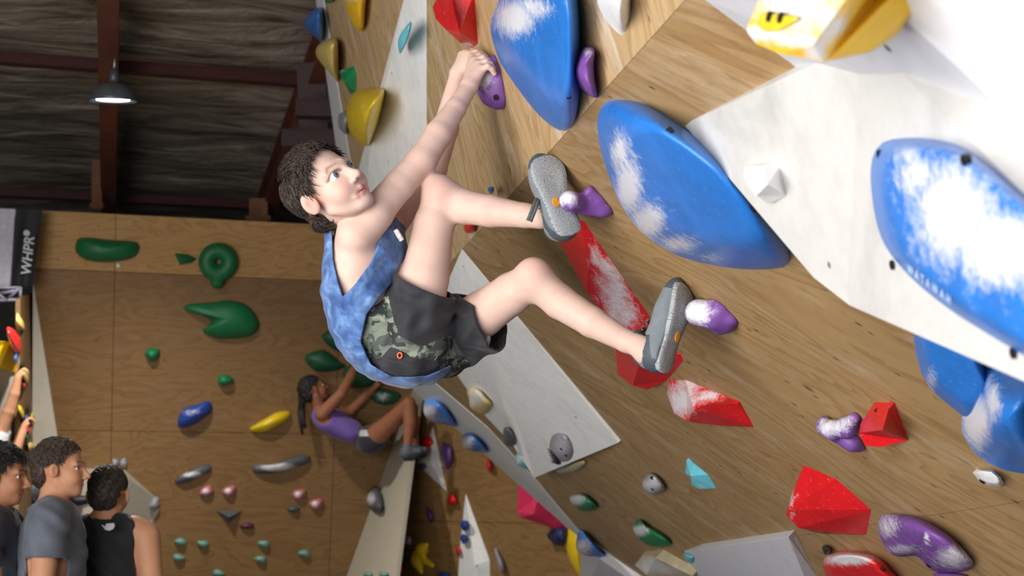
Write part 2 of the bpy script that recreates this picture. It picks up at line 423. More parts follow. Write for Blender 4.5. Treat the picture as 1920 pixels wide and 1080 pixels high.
# back wall and its neighbours
wb = empty('wall_back', BACK.on(350, 700), kind='structure')
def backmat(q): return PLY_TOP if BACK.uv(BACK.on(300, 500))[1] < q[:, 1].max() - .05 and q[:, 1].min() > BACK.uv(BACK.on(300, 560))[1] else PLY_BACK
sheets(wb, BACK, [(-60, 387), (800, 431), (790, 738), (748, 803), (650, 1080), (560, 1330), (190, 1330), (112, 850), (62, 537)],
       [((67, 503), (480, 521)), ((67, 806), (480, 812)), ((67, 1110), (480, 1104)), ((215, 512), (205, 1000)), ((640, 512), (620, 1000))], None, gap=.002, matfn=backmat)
ws = empty('wall_corner_strip', STRIP.on(720, 950), kind='structure')
V, Fc = prism([STRIP.on(*p) for p in [(748, 803), (650, 1080), (565, 1330), (690, 1330), (742, 1080), (787, 738), (800, 640), (790, 650)]], STRIP.n, .03); mk('painted_panel', V, Fc, WHITEB, ws)
wsd = empty('wall_side', SIDE.on(900, 1000), kind='structure')
sheets(wsd, SIDE, [(787, 738), (742, 1080), (700, 1330), (1420, 1330), (1300, 1000), (900, 640), (800, 640)], [((850, 700), (840, 1200)), ((700, 975), (1200, 985))], plywood('plywood_side', (.56, .45, .30), .03, .55, 0), gap=.002)
# left end of the back wall
LF = Plane(BACK.on(62, 537), BACK.on(110, 830), at(58, 830, 10.4))
wlf = empty('wall_left_facet', LF.on(80, 750), kind='structure')
V, Fc = prism([LF.on(*p) for p in [(62, 530), (111, 835), (152, 1080), (190, 1330), (62, 1330), (60, 860)]], LF.n, .03); mk('painted_panel', V, Fc, painted('facet_paint', srgb(206, 200, 186), .25, False), wlf)
LS = Plane(at(61, 540, 10.6), at(62, 860, 10.4), at(36, 700, 9.4))
wls = empty('wall_left', LS.on(45, 700), kind='structure')
V, Fc = prism([LS.on(*p) for p in [(62, 548), (62, 1330), (28, 1330), (36, 860), (38, 560)]], LS.n, .03); mk('plywood_sheet', V, Fc, PLY_BACK, wls, uv=LS.uv(V))
LG = Plane(at(36, 700, 9.5), at(36, 1000, 9.5), at(-120, 700, 8.6))
V, Fc = prism([LG.on(*p) for p in [(38, 660), (38, 1330), (-260, 1330), (-260, 640), (0, 640)]], LG.n, .03); mk('painted_panel', V, Fc, painted('left_panel_paint', srgb(168, 166, 152), .3, False), wls)
# ---------------------------------------------------------------- roof
RU = ray(205, 1176); RU /= np.linalg.norm(RU); RV = vdir
RQ = at(205, 395, 12.6)
RN = np.cross(RV, RU); RN = RN if RN[2] < 0 else -RN        # pointing down
ROOF = Plane(RQ, RQ + RU, RQ + RV)
def roof_pt(s, t, dn=0.0): return RQ + s * RU + t * RV + RN * dn
def foil():
    t = NT('foil_insulation'); tc = t.n('TexCoord').outputs['Object']
    m = t.mapped(tc, (1, 1, 1), (0, 0, -.27)); st = t.noise(t.mapped(m, (.8, 5, 1)), 1.8, 6, .65, .6); fi = t.noise(m, 16, 5, .6)
    t.col(t.ramp(st, [(.3, srgb(70, 64, 58)), (.5, srgb(150, 140, 124)), (.7, srgb(205, 196, 180))])); t.b.inputs['Metallic'].default_value = .3; t.rough(.42)
    t.bump(t.math('ADD', st, t.math('MULTIPLY', fi, .35)), .9, .05); return t.m
ns, nt = 130, 110
S = np.linspace(-15, 3.0, ns); T = np.linspace(-6, 9, nt); SS, TT = np.meshgrid(S, T, indexing='ij')
bmp = np.zeros_like(SS)
for k in range(26):
    a, b, ph = rng.normal(0, 1.0 + k * .25), rng.normal(0, .5 + k * .06), rng.random() * 6.28
    bmp += np.abs(np.sin(SS * a * 1.3 + TT * b + ph + .6 * np.sin(TT * 1.7 + k))) * .06 / (1 + k * .09)
bmp = (bmp - bmp.mean())
# sagging between the purlins
PUR = [((ROOF.on(px, py) - RQ) @ RU) for px, py in ((300, 127), (300, 372))]
PUR = [PUR[0], PUR[1], 2 * PUR[0] - PUR[1] * 1.0, PUR[0] * 3 - PUR[1] * 2]
V = (RQ + SS[..., None] * RU + TT[..., None] * RV + RN * (-.10 + bmp[..., None] * .55)).reshape(-1, 3)
ii, jj = np.meshgrid(np.arange(ns - 1), np.arange(nt - 1), indexing='ij'); q = (ii * nt + jj).ravel()
ro = mk('ceiling', V, np.stack([q, q + 1, q + nt + 1, q + nt], 1), foil(), smooth=True); tag(ro, kind='structure')
STEEL = simple('red_oxide_steel', srgb(104, 58, 42), .55, .1, .2, 9)
STEEL2 = simple('maroon_steel', srgb(66, 28, 26), .55, .1, .2, 9)
WOODB = simple('brown_timber', srgb(118, 74, 46), .7, 0, .25, 12)
def beam(name, a, b, up, w, h, mat, label, group=None, flange=True):
    a, b = np.asarray(a), np.asarray(b); d = (b - a) / np.linalg.norm(b - a); up = up - d * (up @ d); up = up / np.linalg.norm(up); sd = np.cross(d, up)
    c = (a + b) / 2; L = np.linalg.norm(b - a) / 2
    r = empty(name, c, label, 'beam', group)
    if flange:
        V, Fc = boxv(c, (d, up, sd), (L, h, w * .18)); mk('web', V, Fc, mat, r)
        for s in (1, -1): V, Fc = boxv(c + up * s * h, (d, up, sd), (L, .009, w)); mk('flange', V, Fc, mat, r)
    else:
        V, Fc = boxv(c, (d, up, sd), (L, h, w)); mk('beam_body', V, Fc, mat, r)
        V, Fc = boxv(c + up * h, (d, up, sd), (L, .006, w * 1.15)); mk('flange', V, Fc, mat, r)
    return r
t_b2 = (ROOF.on(545, 250) - RQ) @ RV
beam('roof_rafter', roof_pt(-11, 0, .10), roof_pt(1.2, 0, .10), -RN, .06, .09, STEEL, 'red oxide steel rafter directly above the hanging lamp', 'roof rafters')
beam('roof_rafter', roof_pt(-11, t_b2, .10), roof_pt(1.2, t_b2, .10), -RN, .06, .12, STEEL, 'slanting steel rafter beside the upper edge of the climbing wall', 'roof rafters')
lbl = ['thin maroon purlin crossing behind the hanging lamp', 'dark purlin low down where roof meets back wall', 'maroon roof purlin above the top of the picture']
for s, lb in zip(PUR[:2], lbl): beam('roof_purlin', roof_pt(s, -4.8, .02), roof_pt(s, t_b2 - .03, .02), -RN, .035, .035, STEEL2, lb, 'roof purlins', False)
def stub(px, py0, py1, d, w, label):
    r = empty('timber_post', at(px, py1, d), label, 'post')
    a, b = at(px, py1, d), at(px, py0, d); V, Fc = boxv((a + b) / 2, (CR, CF, b - a), (w, .04, np.linalg.norm(b - a) / 2)); mk('post_body', V, Fc, WOODB, r)
    V, Fc = boxv(a + np.array([0, 0, .03]), (CR, CF, b - a), (w * 1.35, .055, .02)); mk('base_cleat', V, Fc, WOODB, r)
stub(184, 300, 393, 11.4, .04, 'short brown timber post beside rafter foot on back wall')
stub(486, 372, 416, 11.7, .075, 'stubby brown timber block under slanting rafter')
for (x0, y0, x1, y1, d, lb) in ((556, 205, 640, 207, 8.8, 'maroon steel cross member level with yellow half ball hold'), (530, 262, 650, 262, 9.0, 'lower maroon cross member just above the boy'), (585, 120, 592, 300, 9.2, 'upright maroon steel frame behind the climbing wall edge')):
    a, b = at(x0, y0, d), at(x1, y1, d); beam('steel_frame', a, b, -CF if x1 - x0 < 20 else np.array([0, 0, 1.0]), .05 if x1 - x0 > 20 else .08, .05, simple('dark_maroon_steel', srgb(48, 20, 20), .6, .1, .2, 9), lb, None, False)
# ---------------------------------------------------------------- hanging lamp
def lathe(prof, seg=32):
    V = []; Fc = []; n = len(prof)
    for r, z in prof:
        for k in range(seg): V.append((r * math.cos(2 * math.pi * k / seg), r * math.sin(2 * math.pi * k / seg), z))
    for i in range(n - 1):
        for k in range(seg): Fc.append([i * seg + k, i * seg + (k + 1) % seg, (i + 1) * seg + (k + 1) % seg, (i + 1) * seg + k])
    return np.array(V), Fc
lp = at(212, 190, 8.7); lamp = empty('pendant_lamp', lp, 'grey dome pendant lamp glowing below the roof rafter', 'lamp')
GM = simple('grey_enamel', srgb(92, 98, 102), .4, .3)
tiltl = Matrix.Rotation(math.radians(9), 3, 'X'); tl = np.array(tiltl)
V, Fc = lathe([(.02, .12), (.05, .115), (.09, .095), (.125, .06), (.142, .02), (.146, .0), (.14, .0), (.135, .02), (.118, .055), (.085, .085), (.0, .1)]); mk('lamp_shade', V @ tl.T + lp, Fc, GM, lamp, True)
V, Fc = lathe([(.0, .008), (.1, .008), (.104, .016), (.1, .03), (.0, .03)])
em = NT('lamp_glow'); em.b.inputs['Emission Color'].default_value = (.93, 1, .97, 1); em.b.inputs['Emission Strength'].default_value = 9; em.col((.9, .95, .92, 1)); mk('diffuser', V @ tl.T + lp, Fc, em.m, lamp, True)
V, Fc = lathe([(.0, .2), (.028, .2), (.03, .12), (.0, .11)], 16); mk('lamp_socket', V + lp, Fc, GM, lamp, True)
V, Fc = tube([lp + (0, 0, .18), lp + (0, 0, .26), lp + (.005, 0, .34)], .007); mk('hanger_rod', V, Fc, simple('zinc', srgb(160, 165, 165), .35, .8), lamp, True)
pl = bpy.data.lights.new('lamp_bulb', 'SPOT'); pl.energy = 480; pl.spot_size = 2.5; pl.spot_blend = .8; pl.shadow_soft_size = .1; pl.color = (1, .97, .9); po = bpy.data.objects.new('lamp_bulb', pl); link(po); po.parent = lamp; po.location = (0, 0, -.03)
# ---------------------------------------------------------------- banner
def text_mesh(name, body, origin, xdir, ydir, size, mat, parent, ext=.001, shear=0.0, space=1.0):
    cu = bpy.data.curves.new(name, 'FONT'); cu.body = body; cu.size = 1; cu.shear = shear; cu.extrude = 0; cu.space_character = space; cu.offset = .012; ob = bpy.data.objects.new(name, cu); COL.objects.link(ob)
    bpy.context.view_layer.update(); me = bpy.data.meshes.new_from_object(ob.evaluated_get(bpy.context.evaluated_depsgraph_get()))
    v = np.array([x.co[:] for x in me.vertices]); fs = [list(p.vertices) for p in me.polygons]; bpy.data.objects.remove(ob)
    x = np.asarray(xdir) / np.linalg.norm(xdir); y = np.asarray(ydir) / np.linalg.norm(ydir); n = np.cross(x, y)
    W = np.asarray(origin) + size * (v[:, :1] * x + v[:, 1:2] * y)
    return mk(name, W + n * ext, fs, mat, parent)
BAN = Plane(at(78, 393, 10.0), at(62, 535, 10.0), at(-80, 393, 9.8))
bn = empty('sponsor_banner', BAN.on(20, 537), 'black and white fabric banner hanging at the left end of back wall', 'banner')
def cloth(name, pxs, mat, h=0.0, wav=.012):
    (x0, y0), (x1, y1), (x2, y2), (x3, y3) = pxs; V = []; n = 14
    for i in range(n + 1):
        for j in range(n + 1):
            a, b = i / n, j / n; x = (1 - a) * ((1 - b) * x0 + b * x3) + a * ((1 - b) * x1 + b * x2); y = (1 - a) * ((1 - b) * y0 + b * y3) + a * ((1 - b) * y1 + b * y2)
            V.append(BAN.on(x, y, h + wav * math.sin(a * 9 + b * 2) * (.3 + .7 * b)))
    V = np.array(V); k = len(V); Fc = [[i * (n + 1) + j, i * (n + 1) + j + 1, (i + 1) * (n + 1) + j + 1, (i + 1) * (n + 1) + j] for i in range(n) for j in range(n)]
    V2 = np.vstack([V, V - BAN.n * .004]); F2 = Fc + [[v + k for v in f[::-1]] for f in Fc]
    mk(name, V2, F2, mat, bn, True)
cloth('black_band', [(28, 392), (80, 393), (62, 536), (20, 537)], simple('black_fabric', srgb(24, 24, 28), .7))
cloth('white_field', [(-120, 388), (29, 392), (21, 537), (-130, 530)], simple('pale_fabric', srgb(196, 196, 206), .7))
tx = BAN.on(60, 440) - BAN.on(53, 510); ty = BAN.on(40, 500) - BAN.on(66, 502)
WTX = simple('banner_print', srgb(205, 205, 208), .6)
text_mesh('lettering', 'WHPR', BAN.on(57, 517, .03), tx, ty, .094, WTX, bn, .0, .15)
V, Fc = lathe([(.0, .003), (.018, .003), (.022, 0), (.0, -.002)], 20); Rb = np.stack([BAN.u, BAN.v, BAN.n], 0); mk('print_roundel', V @ Rb + BAN.on(50, 437, .03), Fc, WTX, bn)
# trussed frame under the banner
tr = empty('lattice_frame', at(10, 570, 9.8), 'grey metal lattice frame peeking out below the banner', 'frame')
ZN = simple('grey_tube', srgb(128, 124, 140), .5, .3)
for a, b in (((-80, 566), (38, 562)), ((-80, 538), (38, 540)), ((-60, 566), (-20, 538)), ((-20, 538), (12, 564)), ((12, 564), (36, 540)), ((38, 538), (38, 566)), ((-10, 552), (30, 545))):
    V, Fc = tube([at(*a, 9.7), at(*b, 9.7)], .012); mk('strut', V, Fc, ZN, tr, True)
# ================================================================ climbing holds and volumes
import bmesh
HC = dict(red=srgb(214, 26, 32), blue=srgb(40, 116, 202), dblue=srgb(34, 70, 158), navy=srgb(36, 42, 92), purple=srgb(118, 74, 150), dpurple=srgb(92, 62, 120), green=srgb(22, 128, 78), bgreen=srgb(18, 108, 62), dgreen=srgb(26, 84, 54),
          yellow=srgb(232, 196, 24), gold=srgb(238, 188, 30), pale=srgb(222, 196, 110), aqua=srgb(112, 202, 220), mint=srgb(112, 158, 146), white=srgb(232, 232, 230), grey=srgb(150, 150, 156), dgrey=srgb(84, 86, 92), black=srgb(34, 34, 40), pink=srgb(214, 46, 92),
          rose=srgb(196, 110, 120), maroon=srgb(96, 40, 58), tan=srgb(200, 186, 150), silver=srgb(150, 152, 160), lemon=srgb(228, 206, 40), cream=srgb(232, 228, 206))
def hm(c): return hold_mat('hold_' + c, HC[c], .34 if c in ('blue', 'red', 'yellow', 'lemon', 'pink') else .5)
def chalk_of(V, chalk):
    p = pix(V); a = np.zeros(len(V))
    for (x, y, rx, ry, st) in chalk: a = np.maximum(a, st * np.exp(-(((p[:, 0] - x) / rx) ** 2 + ((p[:, 1] - y) / ry) ** 2)))
    return a
BOLT = simple('bolt_steel', srgb(46, 44, 48), .4, .6)
def bolts_on(o, V, plane, bolts, r=.007):
    p = pix(V)
    for (x, y) in bolts:
        i = np.argmin((p[:, 0] - x) ** 2 + (p[:, 1] - y) ** 2); hh = max(0, (V[i] - plane.p) @ plane.n)
        c = plane.on(x, y, hh + .002); L, Fc = lathe([(r, .002), (r * .55, .003), (r * .5, -.002), (.0, -.002)], 12)
        L2, F2 = lathe([(r, .002), (r, -.006)], 12); v, f = join((L, Fc), (L2, F2))
        mk('bolt', v @ np.stack([plane.u, plane.v, plane.n]) + c, f, BOLT, o)
PROF = dict(dome=lambda s: np.sqrt(np.maximum(0, 1 - (1 - s) ** 2)), cone=lambda s: s, plat=lambda s: np.minimum(1, s / .3) ** .7 * .9 + .1 * s, soft=lambda s: np.sin(s * math.pi / 2) ** 1.2, slab=lambda s: np.minimum(1, s / .12) * .93 + .07 * s)
def dome_mesh(plane, outline, apex, h, prof='dome', n=40, rings=11, sharp=False):
    O = resample(np.asarray(outline, float), n) if sharp else smooth_loop(outline, n)
    if sharp:   # keep the corners
        for q in outline: O[np.argmin(((O - q) ** 2).sum(1))] = q
    ap = np.asarray(apex, float); V = []; f = PROF[prof]
    for s in np.linspace(0, 1, rings, endpoint=False) ** 1.4:
        for q in O: V.append(plane.on(*(q + (ap - q) * s), h * float(f(s))))
    V.append(plane.on(*ap, h * float(f(1.0)))); V = np.array(V); Fc = []
    for i in range(rings - 1):
        for k in range(n): Fc.append([i * n + k, i * n + (k + 1) % n, (i + 1) * n + (k + 1) % n, (i + 1) * n + k])
    for k in range(n): Fc.append([(rings - 1) * n + k, (rings - 1) * n + (k + 1) % n, rings * n])
    ar = 0
    for i in range(n): ar += O[i][0] * O[(i + 1) % n][1] - O[(i + 1) % n][0] * O[i][1]
    if ar > 0: Fc = [q[::-1] for q in Fc]
    return V, Fc
def H(name, label, plane, outline, apex, h, color, prof='dome', chalk=(), bolts=(), sharp=False, group=None, cat='climbing hold', n=40, rings=11, parent=None):
    V, Fc = dome_mesh(plane, outline, apex, h, prof, n, rings, sharp)
    o = mk(name, V, Fc, hm(color), parent, True, attrs={'chalk': chalk_of(V, chalk)})
    if parent is None: tag(o, label, cat, group)
    bolts_on(o, V, plane, bolts); return o
def E(name, label, plane, x, y, rx, ry, color, h=.05, ang=0, chalk=(), bolts=(), group=None, prof='dome'):
    a = math.radians(ang); o = []
    for k in range(10):
        t = 2 * math.pi * k / 10; r = 1 + .10 * math.sin(3 * t + x) + .06 * math.sin(5 * t + y)
        u, v = rx * r * math.cos(t), ry * r * math.sin(t); o.append((x + u * math.cos(a) - v * math.sin(a), y + u * math.sin(a) + v * math.cos(a)))
    return H(name, label, plane, o, (x - rx * .12, y + ry * .1), h, color, prof, chalk, bolts, group=group, n=24, rings=7)
def facet(name, label, plane, verts, faces, mat, cat='climbing hold', chalk=(), bolts=(), bev=.004, cuts=3, group=None, mats=None, fm=None, world=False, planar=()):
    P = [np.asarray(v, float) if world else plane.on(*v) for v in verts]
    for i, *t3 in planar:
        f = faces[i]; q = Plane(*[P[j] for j in t3])
        for j in f:
            if j not in t3: P[j] = q.on(verts[j][0], verts[j][1])
    bm = bmesh.new(); bv = [bm.verts.new(p) for p in P]; cen = np.mean([plane.foot(p) for p in P], 0) - plane.n * .02
    for i, f in enumerate(faces):
        q = [P[j] for j in f]; nn = sum(np.cross(q[j], q[(j + 1) % len(q)]) for j in range(len(q)))
        idx = f if nn @ (np.mean(q, 0) - cen) > 0 else f[::-1]
        fc = bm.faces.new([bv[j] for j in idx]); fc.material_index = fm[i] if fm else 0
    bd = [e for e in bm.edges if len(e.link_faces) == 1]; ft = {}
    for e in bd:
        for v in e.verts:
            if v.index not in ft or True:
                pass
    feet = {}
    for e in bd:
        for v in e.verts:
            if v not in feet: feet[v] = bm.verts.new(plane.foot(np.array(v.co[:])) - plane.n * .001)
    for e in bd:
        a, b = e.verts
        lp_ = e.link_loops[0]; s = (lp_.vert, lp_.link_loop_next.vert)
        try:
            f = bm.faces.new([s[1], s[0], feet[s[0]], feet[s[1]]]); f.material_index = e.link_faces[0].material_index
        except ValueError: pass
    inner = [e for e in bm.edges if len(e.link_faces) == 2]
    if bev: bmesh.ops.bevel(bm, geom=inner, offset=bev, segments=2, profile=.5, affect='EDGES', clamp_overlap=True)
    if cuts:
        bmesh.ops.triangulate(bm, faces=bm.faces[:]); big = [e for e in bm.edges if e.calc_length() > .02]
        bmesh.ops.subdivide_edges(bm, edges=big, cuts=cuts, use_grid_fill=True)
    bm.verts.index_update(); V = np.array([v.co[:] for v in bm.verts]); Fc = [[v.index for v in f.verts] for f in bm.faces]; mi = [f.material_index for f in bm.faces]; bm.free()
    o = mk(name, V, Fc, mat, None, False, mats=mats, fmat=mi if mats else None, attrs={'chalk': chalk_of(V, chalk)}); tag(o, label, cat, group); bolts_on(o, V, plane, bolts); return o
def blob(name, label, plane, chain, color, k=.02, res=.004, chalk=(), bolts=(), cuts=(), group=None):
    s = SDF(); pts = []
    for seg in chain:
        Q = [(plane.on(x, y, h), r) for x, y, h, r in seg]
        for (a, ra), (b, rb) in zip(Q, Q[1:]): s.u(cap(a, b, ra, rb), k)
        if len(Q) == 1: s.u(sph(Q[0][0], Q[0][1]), k)
        pts += Q
    for x, y, h, r in cuts: s.s(sph(plane.on(x, y, h), r), .012)
    s.i(half(plane.p, -plane.n), 0)
    A = np.array([p for p, r in pts]); r = max(r for p, r in pts) + .012
    V, Fc = s.mesh(A.min(0) - r, A.max(0) + r, res); o = mk(name, V, Fc, hm(color), None, True, attrs={'chalk': chalk_of(V, chalk)})
    tag(o, label, 'climbing hold', group); bolts_on(o, V, plane, bolts); return o
# ------------------------------------------------ white volumes
# the large white volume over the lower face: two flat faces meeting in a ridge
pl_l = Plane(LOW.on(1285, 236), LOW.on(1530, 118, .03), LOW.on(1588, 545, .20))
r1, r2 = pl_l.on(1612, 100), pl_l.on(1588, 545)
pl_r = Plane(r1, r2, LOW.on(1960, 395, .26))
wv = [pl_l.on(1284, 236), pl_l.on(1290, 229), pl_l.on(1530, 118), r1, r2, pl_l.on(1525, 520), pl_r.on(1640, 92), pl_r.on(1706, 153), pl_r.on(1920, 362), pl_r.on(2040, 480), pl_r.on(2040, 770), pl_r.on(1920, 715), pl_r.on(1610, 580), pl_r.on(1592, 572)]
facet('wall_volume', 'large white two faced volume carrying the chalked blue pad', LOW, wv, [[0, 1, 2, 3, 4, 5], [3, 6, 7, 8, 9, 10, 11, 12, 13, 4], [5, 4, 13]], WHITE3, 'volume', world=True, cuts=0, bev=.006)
facet('wall_volume', 'long white wedge volume rising behind the boys raised arms', UPP, [(800, 0, .0), (800, 225, .0), (742, 70, .035), (700, 255, .035), (688, 330, .035), (812, 330, .0), (800, -75, .0), (772, -60, .03), (770, -40, .0), (672, 318, .0), (662, 400, .0), (740, 470, .0)],
      [[0, 1, 3, 2, 7, 6], [1, 5, 11, 4, 3], [7, 2, 3, 4, 10, 9, 8], [4, 11, 10]], WHITE, 'volume', cuts=0, bev=.004, planar=((0, 0, 1, 3), (1, 1, 3, 5)))
facet('wall_volume', 'white kite shaped volume with round face hold below the boy', LOW, [(866, 466, 0), (965, 590, 0), (1160, 830, .012), (1002, 896, .03), (978, 818, .075), (910, 620, .06), (850, 693, 0), (800, 620, 0), (910, 780, 0), (962, 835, .0)],
      [[0, 1, 2, 3, 4, 5], [0, 5, 4, 3, 9, 8, 6, 7]], WHITE, 'volume', cuts=0, bev=.004, planar=((0, 0, 2, 4),))
facet('wall_volume', 'pale grey volume cut off by the bottom edge near two small green holds', LOW, [(1283, 1033, 0), (1310, 1030, .03), (1478, 1007, .03), (1487, 1010, .015), (1532, 1082, .0), (1560, 1130, 0), (1512, 1090, .035), (1530, 1130, .035), (1340, 1130, .03), (1300, 1090, 0)],
      [[1, 2, 6, 7, 8], [2, 3, 4, 5, 7, 6], [0, 1, 8, 9]], GREYP, 'volume', cuts=0)
facet('wall_volume', 'small grey white block under the lowest blue edge hold', LOW, [(1088, 1040, .02), (1125, 1048, .05), (1200, 1100, .05), (1088, 1120, .03)], [[0, 1, 2, 3]], GREYP, 'volume', cuts=0)
# ------------------------------------------------ blue volumes
H('blue_volume', 'big blue teardrop volume with chalk cloud at the top centre', UPP, [(948, -30), (1010, -60), (1070, -45), (1084, 0), (1088, 60), (1088, 130), (1086, 190), (1078, 228), (1062, 245), (1040, 240), (1005, 210), (962, 154), (936, 112), (922, 70), (920, 42), (932, 10)],
  (1030, 60), .075, 'blue', 'plat', [(965, 35, 42, 38, 1.0), (1000, 15, 40, 26, .8)], [(1064, 180)], cat='volume', n=64)
H('blue_volume', 'big blue leaf volume half tucked under the white volume', LOW, [(1120, 225), (1132, 196), (1158, 187), (1205, 194), (1250, 218), (1300, 252), (1360, 300), (1420, 365), (1465, 432), (1481, 470), (1478, 494), (1458, 503), (1400, 505), (1330, 496), (1262, 475), (1205, 437), (1165, 385), (1140, 325), (1124, 270)],
  (1290, 340), .085, 'blue', 'plat', [(1162, 285, 18, 42, .9), (1178, 350, 26, 60, 1.0), (1215, 415, 36, 40, .9), (1268, 458, 44, 20, .75), (1330, 482, 40, 10, .45)], [(1255, 246), (1412, 393)], cat='volume', n=72)
bp = H('blue_volume', 'chalk covered blue pad volume on the white volume, largest blue shape', pl_r, [(1632, 335), (1637, 292), (1655, 267), (1690, 259), (1742, 260), (1795, 272), (1842, 302), (1900, 352), (1990, 440), (2050, 600), (2010, 720), (1920, 667), (1850, 625), (1780, 580), (1720, 532), (1680, 490), (1655, 452), (1640, 402)],
  (1810, 420), .05, 'blue', 'slab', [(1790, 400, 85, 105, 1.0), (1880, 470, 90, 80, 1.0), (1720, 330, 50, 50, .8), (1700, 290, 40, 22, .6)], [(1649, 290), (1673, 497), (1900, 662), (1808, 300)], cat='volume', n=72)
tA, tB = pl_r.on(1703, 510, .047), pl_r.on(1792, 578, .047)
text_mesh('lettering', 'WATAWAH', tA, tB - tA, np.cross(pl_r.n, tB - tA), np.linalg.norm(tB - tA) / 8.4, simple('white_print', srgb(170, 200, 236), .6), bp, .001, space=1.75)
bl = H('blue_volume', 'blue saddle volume with chalk patch under the white volume corner', LOW, [(1843, 686), (1895, 680), (1980, 705), (2000, 900), (1930, 890), (1880, 880), (1835, 856), (1808, 820), (1803, 790), (1812, 745), (1828, 712)],
  (1885, 790), .13, 'blue', 'soft', [(1830, 790, 30, 62, 1.0), (1862, 750, 18, 45, .8)], cat='volume', n=60)
H('saddle_wing', None, LOW, [(1714, 622), (1722, 680), (1742, 725), (1790, 768), (1830, 790), (1865, 740), (1848, 690), (1835, 660), (1790, 630), (1740, 605)], (1790, 690), .05, 'blue', 'plat', [(1745, 715, 18, 30, .5)], parent=bl)
# ------------------------------------------------ red volumes
facet('red_volume', 'long red volume with chalked face behind the raised shoe', LOW, [(1042, 440, 0), (1060, 415, .0), (1088, 415, .04), (1106, 490, .05), (1100, 548, .05), (1095, 415, .0), (1140, 470, .0), (1216, 590, .0), (1216, 612, .0), (1170, 640, .0)],
      [[2, 4, 0, 1, 3], [7, 4, 2, 3, 5, 6, 8, 9]][0:0] + [[0, 1, 2, 3, 4], [2, 5, 6, 7, 8, 9, 4, 3]], hm('red'), 'volume', [(1150, 545, 26, 70, .95), (1116, 490, 10, 45, .8), (1175, 590, 22, 36, .8)], bev=.006, planar=((1, 5, 7, 4),))
facet('red_volume', 'red angular hold with bolt hole just below the planted shoe', LOW, [(1154, 652, .0), (1205, 660, .06), (1276, 664, .0), (1282, 677, .0), (1250, 714, .0), (1214, 731, .03), (1186, 723, .05), (1158, 703, .02)], [[0, 1, 6, 7], [1, 2, 3, 4, 5, 6]], hm('red'), 'climbing hold', [(1180, 662, 30, 8, .6)], [(1186, 695)], bev=.006)
facet('red_volume', 'red wedge with chalk scooped upper face under the planted shoe', LOW, [(1250, 738, .0), (1254, 711, .0), (1285, 712, .0), (1366, 745, .0), (1382, 757, .01), (1414, 801, .0), (1345, 798, .03), (1290, 791, .05), (1264, 775, .04), (1300, 768, .07), (1330, 757, .05)],
      [[0, 1, 2, 3, 4, 10, 9, 7, 8], [10, 4, 5, 6, 7, 9]], hm('red'), 'volume', [(1275, 750, 34, 34, 1), (1325, 742, 34, 12, .9), (1290, 720, 30, 14, .8)], bev=.005)
facet('red_volume', 'red angular block touching the chalky purple claw hold', LOW, [(1640, 754, .0), (1666, 767, .02), (1704, 826, .0), (1650, 839, .03), (1622, 836, .04), (1610, 812, .03), (1613, 795, .02), (1655, 806, .075)], [[0, 1, 7, 5, 6], [1, 2, 7], [7, 2, 3, 4, 5]], hm('red'), 'climbing hold', (), [(1645, 772), (1637, 815)], bev=.004)
facet('red_volume', 'large red wedge volume with pale edge beside the purple sausage hold', LOW, [(1507, 872, .0), (1568, 898, .0), (1634, 956, .0), (1625, 1003, .0), (1540, 1001, .0), (1497, 990, .085), (1479, 956, .085), (1473, 966, .06), (1488, 915, .03)], [[0, 1, 6, 8], [1, 2, 5, 6], [2, 3, 4, 5], [8, 6, 5, 7]], hm('red'), 'volume', [(1484, 930, 6, 50, .6)], [(1515, 888), (1522, 992)], bev=.005)
H('red_jug', 'red and chalk white jug at the bottom edge under purple sausage hold', LOW, [(1543, 1062), (1550, 1042), (1575, 1033), (1615, 1034), (1648, 1045), (1672, 1068), (1690, 1100), (1600, 1115), (1556, 1092)], (1590, 1062), .055, 'red', 'plat', [(1590, 1048, 50, 13, 1.1)], [(1655, 1068)])
facet('red_volume', 'glossy red faceted hold above the boys hands', UPP, [(811, 12, .03), (822, -6, .03), (846, -12, .06), (889, -14, .0), (893, 40, .0), (896, 82, .0), (886, 90, .0), (862, 80, .03), (835, 55, .05), (817, 36, .045), (862, 60, .06), (850, 20, .085)],
      [[0, 1, 2, 11, 10, 8, 9], [2, 3, 4, 5, 10, 11], [10, 5, 6, 7, 8]], hm('red'), 'climbing hold', [(876, 84, 14, 6, .7), (835, 28, 10, 8, .4)], bev=.006)
# ------------------------------------------------ yellow corner volume
YH = .30
YP = LOW.shifted(.13)
facet('yellow_volume', 'chalky yellow angular volume hanging at the upper edge near the corner', YP, [(1396, 57, .04), (1420, 20, .02), (1432, -30, .005), (1615, -40, .10), (1518, 84, .16), (1546, 120, .15), (1633, 99, .08), (1672, 76, .02), (1640, -20, .02), (1463, 101, .10), (1419, 87, .06)],
      [[0, 1, 2, 3, 4], [4, 3, 8, 7, 6, 5], [0, 4, 5, 9, 10]], hm('gold'), 'volume', [(1490, 10, 85, 60, 1.0), (1440, 62, 60, 16, 1.1), (1530, 95, 30, 34, .8), (1560, 40, 36, 40, .75), (1500, 78, 60, 12, 1.1)], bev=.004, cuts=6)
fp = Plane(YP.on(1396, 57, .04), YP.on(1432, -30, .005), YP.on(1518, 84, .16))
H('yellow_insert', 'bright yellow plate bolted onto the chalky yellow volume', fp, [(1424, 28), (1440, 23), (1496, 31), (1494, 38), (1470, 52), (1455, 59), (1426, 55)], (1455, 42), .006, 'lemon', 'slab', (), [(1442, 31), (1463, 33)], n=28, rings=5)
